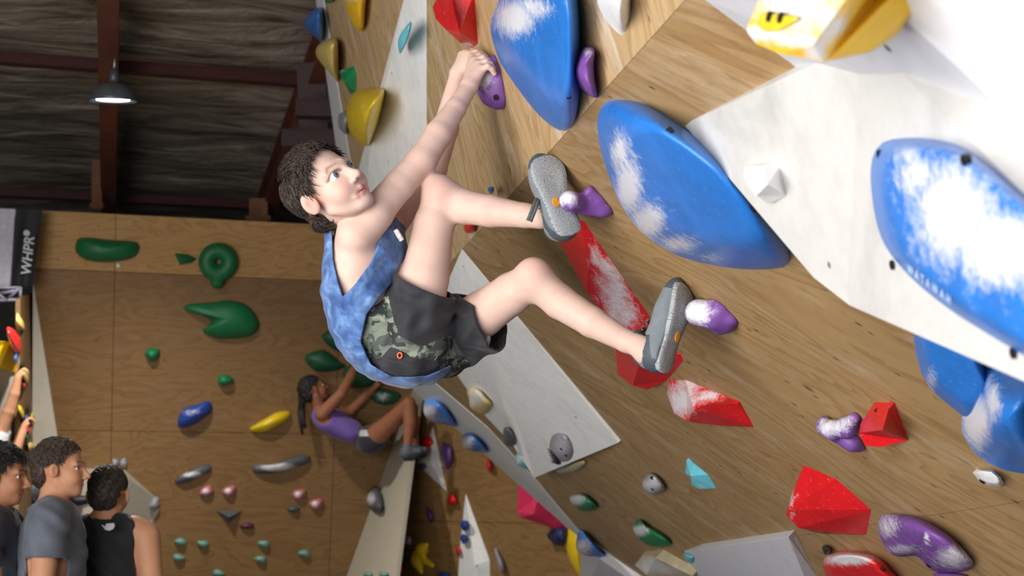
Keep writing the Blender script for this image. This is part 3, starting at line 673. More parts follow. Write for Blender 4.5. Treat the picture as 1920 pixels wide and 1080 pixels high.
# ------------------------------------------------ purple set
blob('purple_pinch', 'purple pinch hold gripped by the boys hands', UPP, [[(909, 122, .026, .022), (913, 150, .03, .030), (924, 178, .024, .027), (936, 193, .012, .016)], [(926, 114, .006, .014), (936, 150, .004, .018), (942, 180, .004, .016)], [(904, 148, .024, .024), (920, 184, .02, .022)]], 'purple', .03, .0035, [(908, 145, 16, 28, .85)], [(928, 183)])
H('purple_crescent', 'purple crescent hold beside the big blue teardrop volume', UPP, [(1096, 87), (1108, 86), (1116, 94), (1114, 120), (1116, 150), (1120, 176), (1116, 184), (1098, 175), (1080, 160), (1073, 146), (1073, 124), (1082, 104)], (1086, 132), .05, 'purple', 'dome', [(1100, 96, 12, 10, .5)], [(1077, 134)])
blob('purple_foothold', 'purple lobed foothold under the raised shoe sole', LOW, [[(1068, 377, .070, .025), (1100, 384, .03, .021), (1128, 387, .008, .027)], [(1106, 358, .012, .012), (1120, 372, .008, .016)], [(1112, 396, .01, .015), (1138, 390, .002, .011)]], 'purple', .022, .0035, [(1063, 370, 22, 20, .85)], [(1093, 372)])
blob('purple_foothold', 'purple lobed foothold with chalked knob under the planted shoe', LOW, [[(1309, 586, .036, .032), (1340, 590, .018, .032), (1356, 598, .006, .033)], [(1350, 580, .006, .024)], [(1350, 612, .008, .021), (1372, 598, .004, .017)]], 'purple', .02, .0035, [(1308, 584, 30, 30, 1.0)], [])
blob('purple_claw', 'chalky purple claw hold touching the red angular block', LOW, [[(1545, 800, .025, .018), (1560, 806, .03, .02), (1588, 802, .022, .022), (1602, 784, .012, .013)], [(1570, 815, .02, .02), (1598, 828, .014, .02), (1612, 838, .008, .012)], [(1543, 788, .02, .008), (1548, 806, .025, .014)]], 'purple', .018, .0035, [(1560, 800, 34, 20, .9), (1585, 790, 20, 14, .7)], [(1598, 817)])
H('purple_sausage', 'long chalky purple sausage hold low on the wall', LOW, [(1650, 968), (1662, 963), (1690, 964), (1720, 970), (1752, 985), (1790, 1012), (1822, 1048), (1827, 1060), (1812, 1071), (1770, 1074), (1745, 1068), (1728, 1050), (1715, 1042), (1690, 1044), (1668, 1037), (1652, 1012), (1646, 988)], (1730, 1010), .06, 'purple', 'dome', [(1665, 985, 24, 28, .7), (1790, 1045, 44, 26, .75), (1690, 1030, 40, 12, .6), (1737, 1010, 5, 14, 1.0)], [(1741, 1060)], n=56)
H('purple_sausage', 'sliver of second purple hold at bottom edge under the purple sausage', LOW, [(1750, 1076), (1790, 1074), (1815, 1082), (1800, 1110), (1760, 1105)], (1785, 1092), .03, 'purple')
# ------------------------------------------------ small holds of the lower face
W = 'white'
H('white_hold', 'smooth white teardrop hold at the top edge above purple crescent', UPP, [(1122, -10), (1140, -35), (1180, -30), (1183, 5), (1180, 36), (1170, 62), (1162, 64), (1146, 50), (1130, 28), (1120, 6)], (1160, 5), .06, 'white', 'soft', [(1140, 10, 30, 30, .8)])
facet('white_hold', 'white angular hold with chalk on the large white volume', pl_l, [(1393, 330, .0), (1397, 312, .01), (1430, 310, .02), (1461, 313, .0), (1474, 368, .0), (1440, 382, .01), (1418, 367, .035), (1402, 350, .03), (1440, 345, .05)], [[0, 1, 2, 8, 6, 7], [2, 3, 4, 8], [8, 4, 5, 6]], hm('white'), 'climbing hold', [(1430, 340, 60, 50, 1)], bev=.008)
H('skull_hold', 'small grey white skull like hold beside the aqua fin', LOW, [(1218, 886), (1232, 892), (1247, 912), (1244, 922), (1225, 927), (1208, 919), (1204, 906), (1209, 895)], (1220, 908), .04, 'grey', 'dome', [(1222, 910, 20, 16, .9)], [(1222, 897), (1223, 917)])
facet('aqua_fin', 'light aqua fin shaped hold pointing up', LOW, [(1287, 863, .01), (1300, 868, .0), (1328, 890, .0), (1343, 916, .0), (1310, 917, .025), (1296, 908, .03), (1295, 893, .03), (1285, 888, .02)], [[0, 1, 2, 3, 4, 5, 6], [0, 6, 7]], hm('aqua'), 'climbing hold', [(1315, 912, 20, 5, .4)], bev=.005)
for lb, ol, ap, ck in (('small green hold with chalked upper half beside the white edge', [(1068, 935), (1075, 927), (1092, 925), (1104, 932), (1120, 948), (1115, 956), (1095, 958), (1078, 950)], (1090, 940), [(1082, 937, 18, 12, .95)]),
                       ('larger green hold with chalked scoop above the pale grey volume', [(1186, 990), (1192, 978), (1200, 973), (1212, 984), (1230, 994), (1250, 1008), (1259, 1021), (1240, 1027), (1215, 1022), (1196, 1008)], (1215, 1003), [(1200, 995, 18, 12, 1.0)])):
    H('green_hold', lb, LOW, ol, ap, .045, 'green', 'dome', ck, [(1110, 949)] if ap[0] < 1100 else [])
H('two_tone_hold', 'white and black slim hold near the blue saddle volume', LOW, [(1824, 886), (1832, 879), (1862, 882), (1878, 896), (1883, 906), (1878, 913), (1855, 911), (1836, 902)], (1852, 893), .03, 'white', 'plat', (), [(1842, 902)], sharp=True)
facet('tan_block', 'tan and white block hold with dark smears at bottom edge', LOW, [(1190, 1060, .0), (1205, 1040, .02), (1230, 1046, .05), (1298, 1080, .04), (1310, 1110, .0), (1250, 1115, .03), (1212, 1078, .05)], [[0, 1, 2, 6], [2, 3, 4, 5, 6]], hm('tan'), 'climbing hold', [(1215, 1060, 25, 20, .9), (1250, 1068, 40, 10, .8)], bev=.006)
E('green_hold', 'green hold tip at bottom edge beside the tan block', LOW, 1280, 1074, 18, 9, 'green', .03, 20)
E('aqua_chip', 'aqua chip tucked at the corner of the pale grey volume', LOW, 1293, 1046, 13, 8, 'aqua', .03, 40)
E('black_chip', 'small black chip above the red and white jug', LOW, 1550, 1031, 10, 8, 'black', .03, 45)
H('face_hold', 'grey egg shaped hold with black stripes and two bolt holes', LOW.shifted(.035), [(1046, 810), (1062, 816), (1074, 838), (1076, 858), (1066, 873), (1048, 879), (1030, 870), (1022, 850), (1023, 832), (1032, 816)], (1048, 846), .035, 'grey', 'dome', [(1052, 838, 22, 22, .6)], [(1052, 842), (1061, 854)])
for i in range(6):   # painted stripes on the egg
    a = (1023 + i * 1.2, 838 + i * 6); b = (1056 - i * 1.4, 874 - i * .2 + (1 if i < 5 else 0)); V, Fc = tube([LOW.shifted(.035).on(a[0] + (b[0] - a[0]) * t, a[1] + (b[1] - a[1]) * t - 3 * math.sin(t * 3.1), .037 * math.sqrt(max(0, 1 - ((t - .5) * 1.7) ** 2)) + .0) for t in np.linspace(0.08, .92, 9)], .0028, 6); mk('stripe', V, Fc, hm('black'), bpy.data.objects['face_hold'], True)
E('tan_hold', 'tan hold peeking out below the kite shaped white volume', LOW, 1072, 876, 30, 9, 'tan', .03, -18)
E('chalky_hold', 'pale yellow white hold at the kite volume edge', LOW, 898, 752, 18, 29, 'pale', .05, -38, [(892, 745, 20, 22, .85)])
E('dark_hold', 'small dark grey leaf hold on the kite volume edge', LOW.shifted(.03), 955, 820, 12, 19, 'dgrey', .03, -20)
E('aqua_hold', 'small chalked aqua hold near lower tip of kite volume', LOW.shifted(.02), 979, 865, 9, 17, 'aqua', .03, -35, [(976, 862, 9, 10, .8)])
for lb, ol, ap, ck, bt in (('blue and white edge hold directly below the boys shirt', [(794, 768), (797, 753), (812, 749), (828, 757), (843, 775), (856, 799), (840, 797), (815, 792), (799, 782)], (816, 774), [(805, 775, 16, 18, 1.0)], (816, 779)),
                           ('blue and white edge hold between its two neighbours on the edge board', [(866, 830), (869, 815), (882, 812), (898, 824), (914, 846), (905, 849), (885, 846), (870, 840)], (884, 831), [(876, 832, 14, 15, 1.0)], (887, 836)),
                           ('blue and white edge hold lowest on the edge board above a pale block', [(1080, 1018), (1084, 998), (1092, 994), (1112, 1014), (1136, 1045), (1118, 1047), (1096, 1043), (1082, 1032)], (1100, 1024), [(1094, 1028, 17, 17, 1.0)], (1103, 1034))):
    H('edge_hold', lb, L2, ol, ap, .06, 'blue', 'dome', ck, [bt], group='blue and white holds along the edge board')
E('blue_chip', 'tiny blue chip between the boys raised knee and shoe', LOW, 921, 356, 6, 7, 'blue', .02)
E('red_chip', 'tiny red hold glimpsed under the raised knee', LOW, 880, 426, 10, 12, 'red', .02)
# ------------------------------------------------ upper face, left part
H('blue_jug', 'blue jug on the outer edge at the top', UPP, [(569, 42), (580, 25), (602, 14), (607, 45), (604, 78), (592, 70), (576, 57)], (586, 42), .08, 'blue', 'dome', (), [(588, 48)])
E('green_chip', 'green chip at top edge beside the long yellow hold', UPP, 617, -1, 9, 7, 'green', .03)
H('yellow_hold', 'long yellow hold cut off by the top edge', UPP, [(641, -20), (650, -30), (685, -25), (685, 20), (682, 52), (676, 59), (664, 50), (652, 22)], (664, 0), .06, 'gold', 'dome', [(660, -5, 20, 10, .7)])
H('pale_hold', 'pale yellow fin hold hanging over the wall edge', UPP, [(592, 95), (602, 80), (630, 71), (635, 100), (634, 150), (628, 148), (612, 130), (596, 110)], (610, 98), .09, 'pale', 'dome')
facet('green_hold', 'green faceted hold between pale fin and yellow half ball', UPP, [(635, 134, .05), (648, 128, .04), (664, 124, .0), (669, 145, .0), (668, 172, .0), (656, 176, .0), (645, 155, .05)], [[0, 1, 6], [1, 2, 3, 4, 5, 6]], hm('green'), 'climbing hold', [(642, 132, 10, 5, .5)], bev=.006)
H('yellow_half_ball', 'big yellow half ball hold with scuffs and flat grey rim', UPP, [(648, 215), (656, 185), (675, 168), (700, 166), (721, 166), (718, 195), (708, 235), (694, 270), (686, 275), (670, 264), (654, 245)], (680, 218), .16, 'yellow', 'dome', [(680, 200, 5, 5, .6)], n=48)
E('grey_hold', 'grey hold peeking from behind the yellow half ball', UPP, 645, 228, 11, 22, 'silver', .07)
H('aqua_sliver', 'thin aqua hold near the top of the white wedge volume', UPP.shifted(.05), [(770, 40), (771, 52), (764, 75), (755, 95), (749, 100), (746, 80), (752, 62)], (758, 70), .03, 'aqua', 'plat')
# ------------------------------------------------ side wall beyond the edge board
S_ = SIDE
facet('pink_volume', 'large pink volume half hidden behind the edge board', S_, [(972, 905, .25), (970, 960, .25), (976, 970, .24), (1050, 995, .05), (1090, 1010, .0), (1070, 940, .0), (1000, 965, .24), (1010, 930, .2)], [[0, 1, 2, 6, 7], [7, 6, 2, 3, 4, 5]], hm('pink'), 'volume', bev=.01)
E('navy_ball', 'dark navy round hold under the pink volume', S_, 1048, 1004, 20, 20, 'navy', .12)
H('yellow_disc', 'yellow curved hold behind the lowest blue edge hold', S_, [(1064, 992), (1076, 990), (1092, 1000), (1092, 1080), (1082, 1074), (1066, 1045), (1058, 1015)], (1074, 1025), .10, 'yellow', 'dome')
facet('small_volume', 'small white triangle volume near the girls shoe', S_, [(812, 800, 0), (838, 922, 0), (782, 870, 0), (808, 868, .09)], [[0, 1, 3], [1, 2, 3], [2, 0, 3]], WHITE, 'volume', cuts=0, bev=.002)
facet('small_volume', 'tall slim white volume with two blue balls', S_, [(873, 925, 0), (918, 1050, 0), (920, 1150, 0), (855, 1150, 0), (862, 1030, .0), (890, 1060, .08), (890, 1150, .08)], [[0, 1, 5], [1, 2, 6, 5], [0, 5, 4], [4, 5, 6, 3]], WHITE, 'volume', cuts=0, bev=.002)
for (x, y, rx, ry, c, an, lb, nm) in ((801, 831, 12, 15, 'red', 20, 'red hold touched by the girls shoe', 'red_hold'), (838, 853, 12, 25, 'dpurple', -8, 'purple drop hold beside the small white triangle', 'purple_hold'), (794, 873, 10, 7, 'dpurple', -20, 'small dark purple hold on the white triangle', 'purple_hold'),
        (848, 937, 10, 12, 'red', 0, 'red square hold under the white triangle tip', 'red_hold'), (806, 966, 6, 15, 'dpurple', -15, 'thin purple hold left of the slim white volume', 'purple_hold'), (917, 872, 5, 15, 'red', -8, 'thin red hold beside the edge board', 'red_hold'), (859, 1033, 5, 8, 'red', 0, 'red chip on the flank of the slim white volume', 'red_hold'),
        (937, 1052, 6, 26, 'silver', -18, 'silver grey curved hold right of the slim white volume', 'silver_hold'), (766, 1014, 6, 9, 'white', 0, 'small white hold above the yellow star hold', 'white_hold'), (762, 1040, 7, 13, 'dgrey', -20, 'grey hold left of the yellow star hold', 'grey_hold'), (748, 1066, 12, 9, 'red', 10, 'dull red hold at bottom edge beside the strip', 'red_hold'), (832, 1078, 12, 6, 'dblue', 0, 'blue hold just cut by the bottom edge', 'blue_hold')):
    E(nm, lb, S_, x, y, rx, ry, c, .07, an)
E('blue_ball', 'upper of two blue balls on slim white volume', S_.shifted(.05), 871, 985, 8, 10, 'dblue', .06); E('blue_ball', 'lower of two blue balls on slim white volume', S_.shifted(.05), 870, 1010, 7, 9, 'dblue', .06)
blob('yellow_star', 'yellow forked star hold low on the side wall', S_, [[(782, 1045, .03, .05), (792, 1030, .03, .045), (800, 1022, .03, .02)], [(784, 1055, .03, .05), (790, 1072, .03, .02)], [(798, 1052, .03, .03), (811, 1060, .03, .02)]], 'yellow', .03, .009)
E('grey_leaf', 'black and grey leaf hold on the pale corner strip', STRIP, 702, 936, 16, 27, 'dgrey', .09, -12, [(694, 935, 10, 14, .9)])
E('teal_chip', 'teal chip near the foot of the strip, beside back wall', STRIP, 690, 1077, 9, 6, 'mint', .05); E('teal_chip', 'teal chip near the foot of the strip, beside red hold', STRIP, 719, 1077, 9, 6, 'mint', .05)
# ------------------------------------------------ back wall
K = BACK
H('green_capsule', 'long green capsule hold high on the back wall', K, [(141, 462), (146, 448), (165, 445), (200, 449), (245, 452), (260, 457), (261, 470), (252, 482), (225, 490), (190, 492), (160, 487), (143, 474)], (198, 470), .14, 'bgreen', 'dome')
H('green_wedge', 'small green wedge hold beside the ring hold', K, [(327, 475), (350, 476), (371, 485), (360, 493), (337, 497)], (345, 487), .07, 'bgreen', 'cone', sharp=True)
ring = SDF(); rc = K.on(409, 491, .05); Rr = .083
for k in range(24):
    a, b = 2 * math.pi * k / 24, 2 * math.pi * (k + 1) / 24
    ring.u(cap(rc + Rr * (math.cos(a) * K.u + math.sin(a) * K.v), rc + Rr * (math.cos(b) * K.u + math.sin(b) * K.v), .058, .058), .01)
ring.u(cap(rc - K.v * .12, rc - K.v * .15, .055, .05), .02)
V, Fc = ring.mesh(rc - .26, rc + .26, .008); o = mk('green_ring', V, Fc, hm('bgreen'), None, True); tag(o, 'green ring doughnut hold on the back wall', 'climbing hold')
H('green_leaf', 'large green bird shaped hold in the middle of back wall', K, [(343, 577), (352, 570), (390, 567), (430, 563), (460, 570), (480, 590), (487, 612), (475, 628), (445, 635), (405, 634), (379, 622), (382, 615), (394, 610), (396, 602), (380, 592), (352, 584)], (430, 600), .13, 'bgreen', 'dome')
E('green_bump', 'small round green hold left on back wall', K, 286, 664, 14, 13, 'green', .1); E('green_bump', 'small green knob above the blue hold and girl', K, 422, 713, 15, 11, 'green', .1)
for lb, ol, ap in (('dark green leaf hold partly behind the boys shirt', [(603, 632), (618, 619), (650, 613), (690, 618), (690, 650), (660, 662), (625, 655)], (645, 636)), ('dark green leaf hold left of the girls hands', [(571, 672), (585, 660), (610, 657), (640, 680), (648, 688), (620, 697), (590, 695)], (604, 678)),
                   ('dark green leaf hold behind the girls forearm', [(643, 700), (655, 685), (690, 690), (715, 700), (700, 722), (670, 727), (650, 722)], (678, 706)), ('dark green hold with chalk patch above the girls knee', [(690, 738), (705, 728), (735, 732), (752, 740), (742, 755), (720, 760), (700, 752)], (720, 743))):
    H('green_leaf', lb, K, ol, ap, .10, 'dgreen', 'dome', [(718, 745, 14, 10, .6)] if 'chalk' in lb else ())
H('blue_jug', 'blue lumpy jug hold left of the girl', K, [(333, 790), (342, 768), (370, 758), (388, 752), (397, 757), (396, 772), (380, 784), (365, 795), (345, 802), (335, 799)], (362, 776), .12, 'dblue', 'dome', [(358, 774, 22, 8, .5)])
H('yellow_banana', 'yellow banana hold left of the girl', K, [(468, 804), (480, 795), (505, 780), (522, 772), (540, 771), (546, 777), (538, 788), (515, 802), (495, 810), (475, 810)], (505, 793), .1, 'yellow', 'dome')
H('grey_rail', 'shorter grey and black rail hold above the pink chips', K, [(328, 900), (345, 888), (365, 877), (385, 871), (397, 875), (394, 884), (375, 893), (350, 904), (332, 907)], (362, 889), .07, 'dgrey', 'dome', [(360, 890, 22, 6, .9)])
H('grey_rail', 'longer grey and black rail hold below the girl', K, [(472, 880), (478, 872), (510, 871), (540, 860), (565, 853), (582, 856), (580, 866), (555, 876), (525, 886), (495, 889), (476, 886)], (525, 873), .09, 'dgrey', 'dome', [(520, 876, 36, 8, 1.0)])
for x, y, c, lb in ((388, 921, 'rose', 'pale pink chip, leftmost of the chalky chips under the rails'), (430, 921, 'rose', 'chalky pink and red chip right of the palest pink chip'), (561, 927, 'rose', 'chalky red chip below the longer grey rail'), (593, 945, 'rose', 'dull pink chip beside the strip side of the chalky red chip')):
    E('pink_chip', lb, K, x, y, 14, 10, c, .06, -25, [(x - 3, y, 8, 7, .9)])
E('grey_chip', 'dark olive grey chip under the chalky red chip', K, 550, 955, 12, 6, 'dgrey', .05)
facet('dark_volume', 'dark grey triangular hold pointing down on back wall', K, [(405, 957, 0), (454, 957, 0), (429, 982, 0), (430, 970, .1)], [[0, 1, 3], [1, 2, 3], [2, 0, 3]], hm('dgrey'), 'climbing hold', bev=.002)
E('maroon_chip', 'dull maroon flat chip beside the dark triangle hold', K, 464, 986, 14, 6, 'maroon', .05)
MW = ['uppermost of the mint chips nearest the black tank top', 'mint chip beside the uppermost mint chip', 'lower mint chip nearest the black tank top', 'mint chip alone under the maroon chip', 'lower mint chip under the maroon chip', 'mint chip nearest the pale corner strip', 'pale chip at the bottom edge of the back wall']
for (x, y), lb in zip(((339, 1016), (381, 1020), (335, 1046), (495, 1020), (489, 1049), (571, 1038), (410, 1075)), MW): E('mint_chip', lb, K, x, y, 12, 7, 'mint', .05, 10, group='mint chips low on the back wall')
E('white_bump', 'grey white knob above the black tank top, left one of pair', K, 216, 868, 7, 9, 'grey', .05); E('white_bump', 'grey white knob above the black tank top, right one of pair', K, 232, 868, 8, 9, 'grey', .05); E('white_bump', 'dim grey knob beside the gray shirted mans face', K, 183, 880, 7, 6, 'grey', .05)
E('white_disc', 'small round white plate below the green capsule', K, 222, 498, 5, 5, 'white', .02)
facet('cream_volume', 'big cream volume behind the spectators heads', K, [(100, 905, .0), (150, 890, .2), (235, 893, .2), (300, 940, .0), (300, 955, .0), (270, 1005, .0), (110, 1020, .0), (160, 1010, .25)], [[0, 1, 7, 6], [1, 2, 7], [2, 3, 4, 5, 7], [7, 5, 6]], WHITEB, 'volume', cuts=0, bev=.004)
E('grey_hold', 'grey knob on the corner of the cream volume', K, 290, 945, 10, 14, 'grey', .08, 25)
E('black_rail', 'black rail hold on the cream volume between two heads', K.shifted(.2), 153, 938, 26, 10, 'black', .06, -4)
E('black_rail', 'dark grey hold behind the two leftmost spectators', K.shifted(.15), 60, 925, 26, 26, 'dgrey', .1)
E('yellow_lump', 'yellow hold low between the two leftmost spectators', K.shifted(.2), 36, 975, 18, 22, 'yellow', .1, 30)
# ------------------------------------------------ left end wall
for (x, y, rx, ry, c, an, lb, nm) in ((37, 605, 9, 17, 'pale', -20, 'pale yellow hold near the top of the left end wall', 'pale_hold'), (27, 638, 13, 28, 'red', -22, 'red chalky drop hold on the left end wall', 'red_hold'), (30, 672, 5, 9, 'blue', 0, 'small blue hold under the red drop hold', 'blue_hold'), (43, 683, 6, 5, 'black', 0, 'small black hold above pale wedge on left end wall', 'black_hold'),
        (47, 703, 8, 17, 'pale', -15, 'pale yellow wedge hold at the climbers hand height', 'pale_hold'), (45, 722, 5, 5, 'red', 0, 'tiny red hold under the pale wedge', 'red_hold'), (54, 766, 5, 7, 'black', 0, 'tiny black hold low on left end wall', 'black_hold'), (50, 786, 5, 10, 'blue', 0, 'tiny blue hold beside the climbers elbow', 'blue_hold'),
        (61, 785, 6, 13, 'pale', 0, 'pale hold at the corner of the left white facet', 'pale_hold'), (55, 808, 7, 8, 'red', 0, 'tiny red hold low on left end wall', 'red_hold'), (51, 821, 5, 9, 'green', 0, 'tiny green hold under the tiny red hold', 'green_hold'), (58, 838, 9, 9, 'pale', 0, 'pale hold just above the gray shirted mans hair', 'pale_hold'), (40, 772, 5, 14, 'yellow', -20, 'thin yellow hold between the climbers arms', 'yellow_hold')):
    E(nm, lb, LS.shifted(.0), x, y, rx * .8, ry, c, .04, an)
facet('yellow_volume', 'dull yellow wedge volume at the left frame edge', LG, [(-40, 640, .05), (20, 640, .1), (34, 700, .0), (0, 688, .08), (-50, 670, .0)], [[0, 1, 3, 4], [1, 2, 3]], hm('yellow'), 'volume', cuts=0)
# ================================================================ people
def skin_mat(name, c, sss=.12):
    t = NT(name); tc = t.n('TexCoord').outputs['Object']
    n = t.noise(tc, 22, 5, .6); base = t.ramp(n, [(.3, tuple(x * y for x, y in zip(c[:3], (.95, .90, .88)))), (.7, tuple(min(1, x * y) for x, y in zip(c[:3], (1.03, 1.03, 1.03))))])
    a = t.n('Attribute', attribute_name='tint'); t.l(a.outputs['Color'], t.n('Gamma').inputs[0])
    mx = t.mix(a.outputs['Alpha'], base, a.outputs['Color']); t.col(mx); t.rough(.55); t.b.inputs['Specular IOR Level'].default_value = .25
    t.b.inputs['Subsurface Weight'].default_value = sss; t.b.inputs['Subsurface Radius'].default_value = (.012, .005, .003); t.b.inputs['Subsurface Scale'].default_value = .6
    t.bump(t.noise(tc, 260, 3), .05, .002); MATS[name] = t.m; return t.m
def fabric(name, c, var=.2, scale=160, wr=14, rough=.8):
    t = NT(name); tc = t.n('TexCoord').outputs['Object']; n = t.noise(tc, wr, 4); w = t.noise(tc, scale * 3, 2)
    t.col(t.ramp(n, [(.3, tuple(x * (1 - var) for x in c[:3])), (.7, tuple(min(1, x * (1 + var)) for x in c[:3]))])); t.rough(rough); t.b.inputs['Sheen Weight'].default_value = .15
    t.bump(t.math('ADD', n, t.math('MULTIPLY', w, .25)), .25, .01); MATS[name] = t.m; return t.m
SKIN = skin_mat('skin_fair', srgb(218, 187, 172)); SKIN_T = skin_mat('skin_tan', srgb(196, 144, 112)); SKIN_D = skin_mat('skin_olive', srgb(178, 126, 96)); SKIN_B = skin_mat('skin_brown', srgb(150, 98, 70))
def tiedye():
    t = NT('tie_dye_blue'); tc = t.n('TexCoord').outputs['Object']; n = t.noise(tc, 17, 6, .62, .5); m = t.noise(tc, 46, 4, .6)
    t.col(t.ramp(t.math('ADD', t.math('MULTIPLY', n, .8), t.math('MULTIPLY', m, .2)), [(.34, srgb(40, 66, 118)), (.48, srgb(62, 96, 152)), (.58, srgb(92, 128, 180)), (.70, srgb(148, 174, 208))])); t.rough(.85)
    t.b.inputs['Sheen Weight'].default_value = .2; t.bump(t.noise(tc, 500, 2), .12, .003); return t.m
def camo():
    t = NT('camouflage_print'); tc = t.n('TexCoord').outputs['Object']; n1 = t.noise(tc, 22, 2, .5, .7); n2 = t.noise(t.mapped(tc, (1, 1, 1), (1, 2, .5)), 26, 2, .5, .7); n3 = t.noise(t.mapped(tc, (1, 1, 1), (2, .3, 1.5)), 30, 2, .5, .7)
    b = t.mix(t.ramp(n1, [(.5, (0,) * 3), (.51, (1,) * 3)]), srgb(74, 80, 76), srgb(112, 122, 108)); b = t.mix(t.ramp(n2, [(.56, (0,) * 3), (.57, (1,) * 3)]), b, srgb(44, 48, 50)); b = t.mix(t.ramp(n3, [(.6, (0,) * 3), (.61, (1,) * 3)]), b, srgb(142, 150, 132))
    t.col(b); t.rough(.8); return t.m
def hair_mat(name, c):
    t = NT(name); tc = t.n('TexCoord').outputs['Object']; n = t.noise(tc, 60, 4, .6)
    t.col(t.ramp(n, [(.3, tuple(x * .55 for x in c[:3])), (.7, tuple(x * 1.35 for x in c[:3]))])); t.rough(.55); t.bump(n, .4, .004); return t.m
HAIR_BR = hair_mat('hair_dark_brown', srgb(58, 46, 38)); HAIR_BK = hair_mat('hair_black', srgb(26, 23, 24)); HAIR_M = hair_mat('hair_brown', srgb(62, 48, 40)); HAIR_S = hair_mat('hair_short_brown', srgb(52, 42, 36))
BLACKF = fabric('black_shorts_cloth', srgb(40, 40, 44), .25)
class Head:
    """head frame: c centre between the ears, r to the person's right, f forward, u up; metres times s"""
    def __init__(h, c, f, u, s=1.0):
        f = np.asarray(f, float); f = f / np.linalg.norm(f); u = np.asarray(u, float); u = u - f * (u @ f); u /= np.linalg.norm(u)
        h.c, h.f, h.u, h.r, h.s = np.asarray(c, float), f, u, np.cross(f, u), s; h.R = np.stack([h.r, h.f, h.u])
    def p(h, x, y, z): return h.c + h.s * (x * h.r + y * h.f + z * h.u)
    def loc(h, P): return ((np.asarray(P) - h.c) @ h.R.T) / h.s
    def e(h, x, y, z, a, b, c, rz=0.0):
        cz, sz = math.cos(rz), math.sin(rz); R = np.array([[cz, sz, 0], [-sz, cz, 0], [0, 0, 1]]) @ h.R
        return ell(h.p(x, y, z), R, np.array([a, b, c]) * h.s)
    def k(h, a, b, ra, rb=None): return cap(h.p(*a), h.p(*b), ra * h.s, (ra if rb is None else rb) * h.s)
    def add(h, S, fine=True, mouth_open=True, child=False):
        s = h.s
        S.u(h.e(0, -.014, .042, .073, .093, .082), .012).u(h.e(0, .028, -.026, .051, .060, .069), .028 * s)
        S.u(h.k((.046, -.002, -.042), (.015, .056, -.080), .010), .022 * s).u(h.k((-.048, -.002, -.045), (-.016, .056, -.084), .011), .024 * s)
        S.u(sph(h.p(0, .064, -.080), .014 * s), .022 * s)
        for q in (1, -1):
            S.u(sph(h.p(.034 * q, .056, -.028), .022 * s), .028 * s).u(h.k((.012 * q, .083, .026), (.042 * q, .070, .026), .009), .02 * s)
        S.u(h.k((0, .086, .012), (0, .106, -.020), .0065, .0085), .016 * s).u(sph(h.p(0, .107, -.024), .0098 * s), .008 * s)
        for q in (1, -1): S.u(sph(h.p(.0115 * q, .097, -.029), .0072 * s), .008 * s)
        S.u(h.k((-.026, .0715, -.0580), (0, .0850, -.0530), .0036), .009 * s).u(h.k((.026, .0715, -.0580), (0, .0850, -.0530), .0036), .009 * s)
        S.u(h.k((-.021, .0735, -.0635), (.021, .0735, -.0635), .0038), .010 * s).u(h.k((-.008, .0800, -.0645), (.008, .0800, -.0645), .0042), .009 * s)
        if fine:
            S.s(h.k((-.023, .0825, -.0590), (.023, .0825, -.0590), .0018 if not mouth_open else .0030), .003)
            for q in (1, -1):
                S.s(h.e(.031 * q, .086, .011, .0145, .014, .0068, .28 * q), .004 * s)
                S.s(sph(h.p(.006 * q, .104, -.034), .0032 * s), .003)
        for q in (1, -1):
            S.u(ell(h.p(.082 * q, -.004, .002), np.array([[.82 * q, .57, 0], [.57 * q, -.82, 0], [0, 0, 1]]) @ h.R, np.array([.0075, .020, .030]) * s), .006)
            if fine: S.s(h.e(.0905 * q, .0065, .002, .010, .011, .017), .005)
        return S
    def paint(h, V, col, brow=(.10, .06, .045), lips=True, blush=True, strength=.85):
        L = h.loc(V)
        def put(d, w, c, st):
            a = st * np.exp(-(np.maximum(d, 0) / w) ** 2); m = a > col[:, 3]; col[m, :3] = c; col[m, 3] = a[m]
        near = np.linalg.norm(L, axis=1) < .17
        D = lambda p, sc=(1, 1, 1): np.where(near, np.linalg.norm((L - p) / sc, axis=1), 9)
        if blush:
            for q in (1, -1): put(D((.040 * q, .07, -.028)), .028, srgb(226, 150, 138)[:3], .26); put(D((.08 * q, -.002, 0)), .03, srgb(222, 128, 112)[:3], .5)
            put(D((0, .108, -.026)), .012, srgb(220, 140, 124)[:3], .4)
        if lips:
            put(D((0, .086, -.0530), (3.2, 3, .5)), .0080, srgb(196, 92, 92)[:3], .9); put(D((0, .083, -.0645), (2.8, 3, .65)), .0080, srgb(204, 106, 104)[:3], .9)
            put(D((0, .080, -.0588), (3.6, 3, .28)), .0062, srgb(96, 34, 36)[:3], .95)
        for q in (1, -1):
            x = L[:, 0] * q; zl = .031 + .006 * np.clip((x - .012) / .034, 0, 1) - .010 * np.clip((x - .036) / .012, 0, 1)
            d = np.where(near & (x > .012) & (x < .05) & (L[:, 1] > .05), np.abs(L[:, 2] - zl), 9); put(d, .0042, brow, strength)
            ex = (x - .031) / .0165; ez = (L[:, 2] - .0105) / .0085; d = np.where(near & (L[:, 1] > .055), np.abs(np.sqrt(ex ** 2 + ez ** 2) - 1), 9); put(np.where(ez > -.2, d, 9), .20, srgb(96, 62, 52)[:3], .75)
        return col
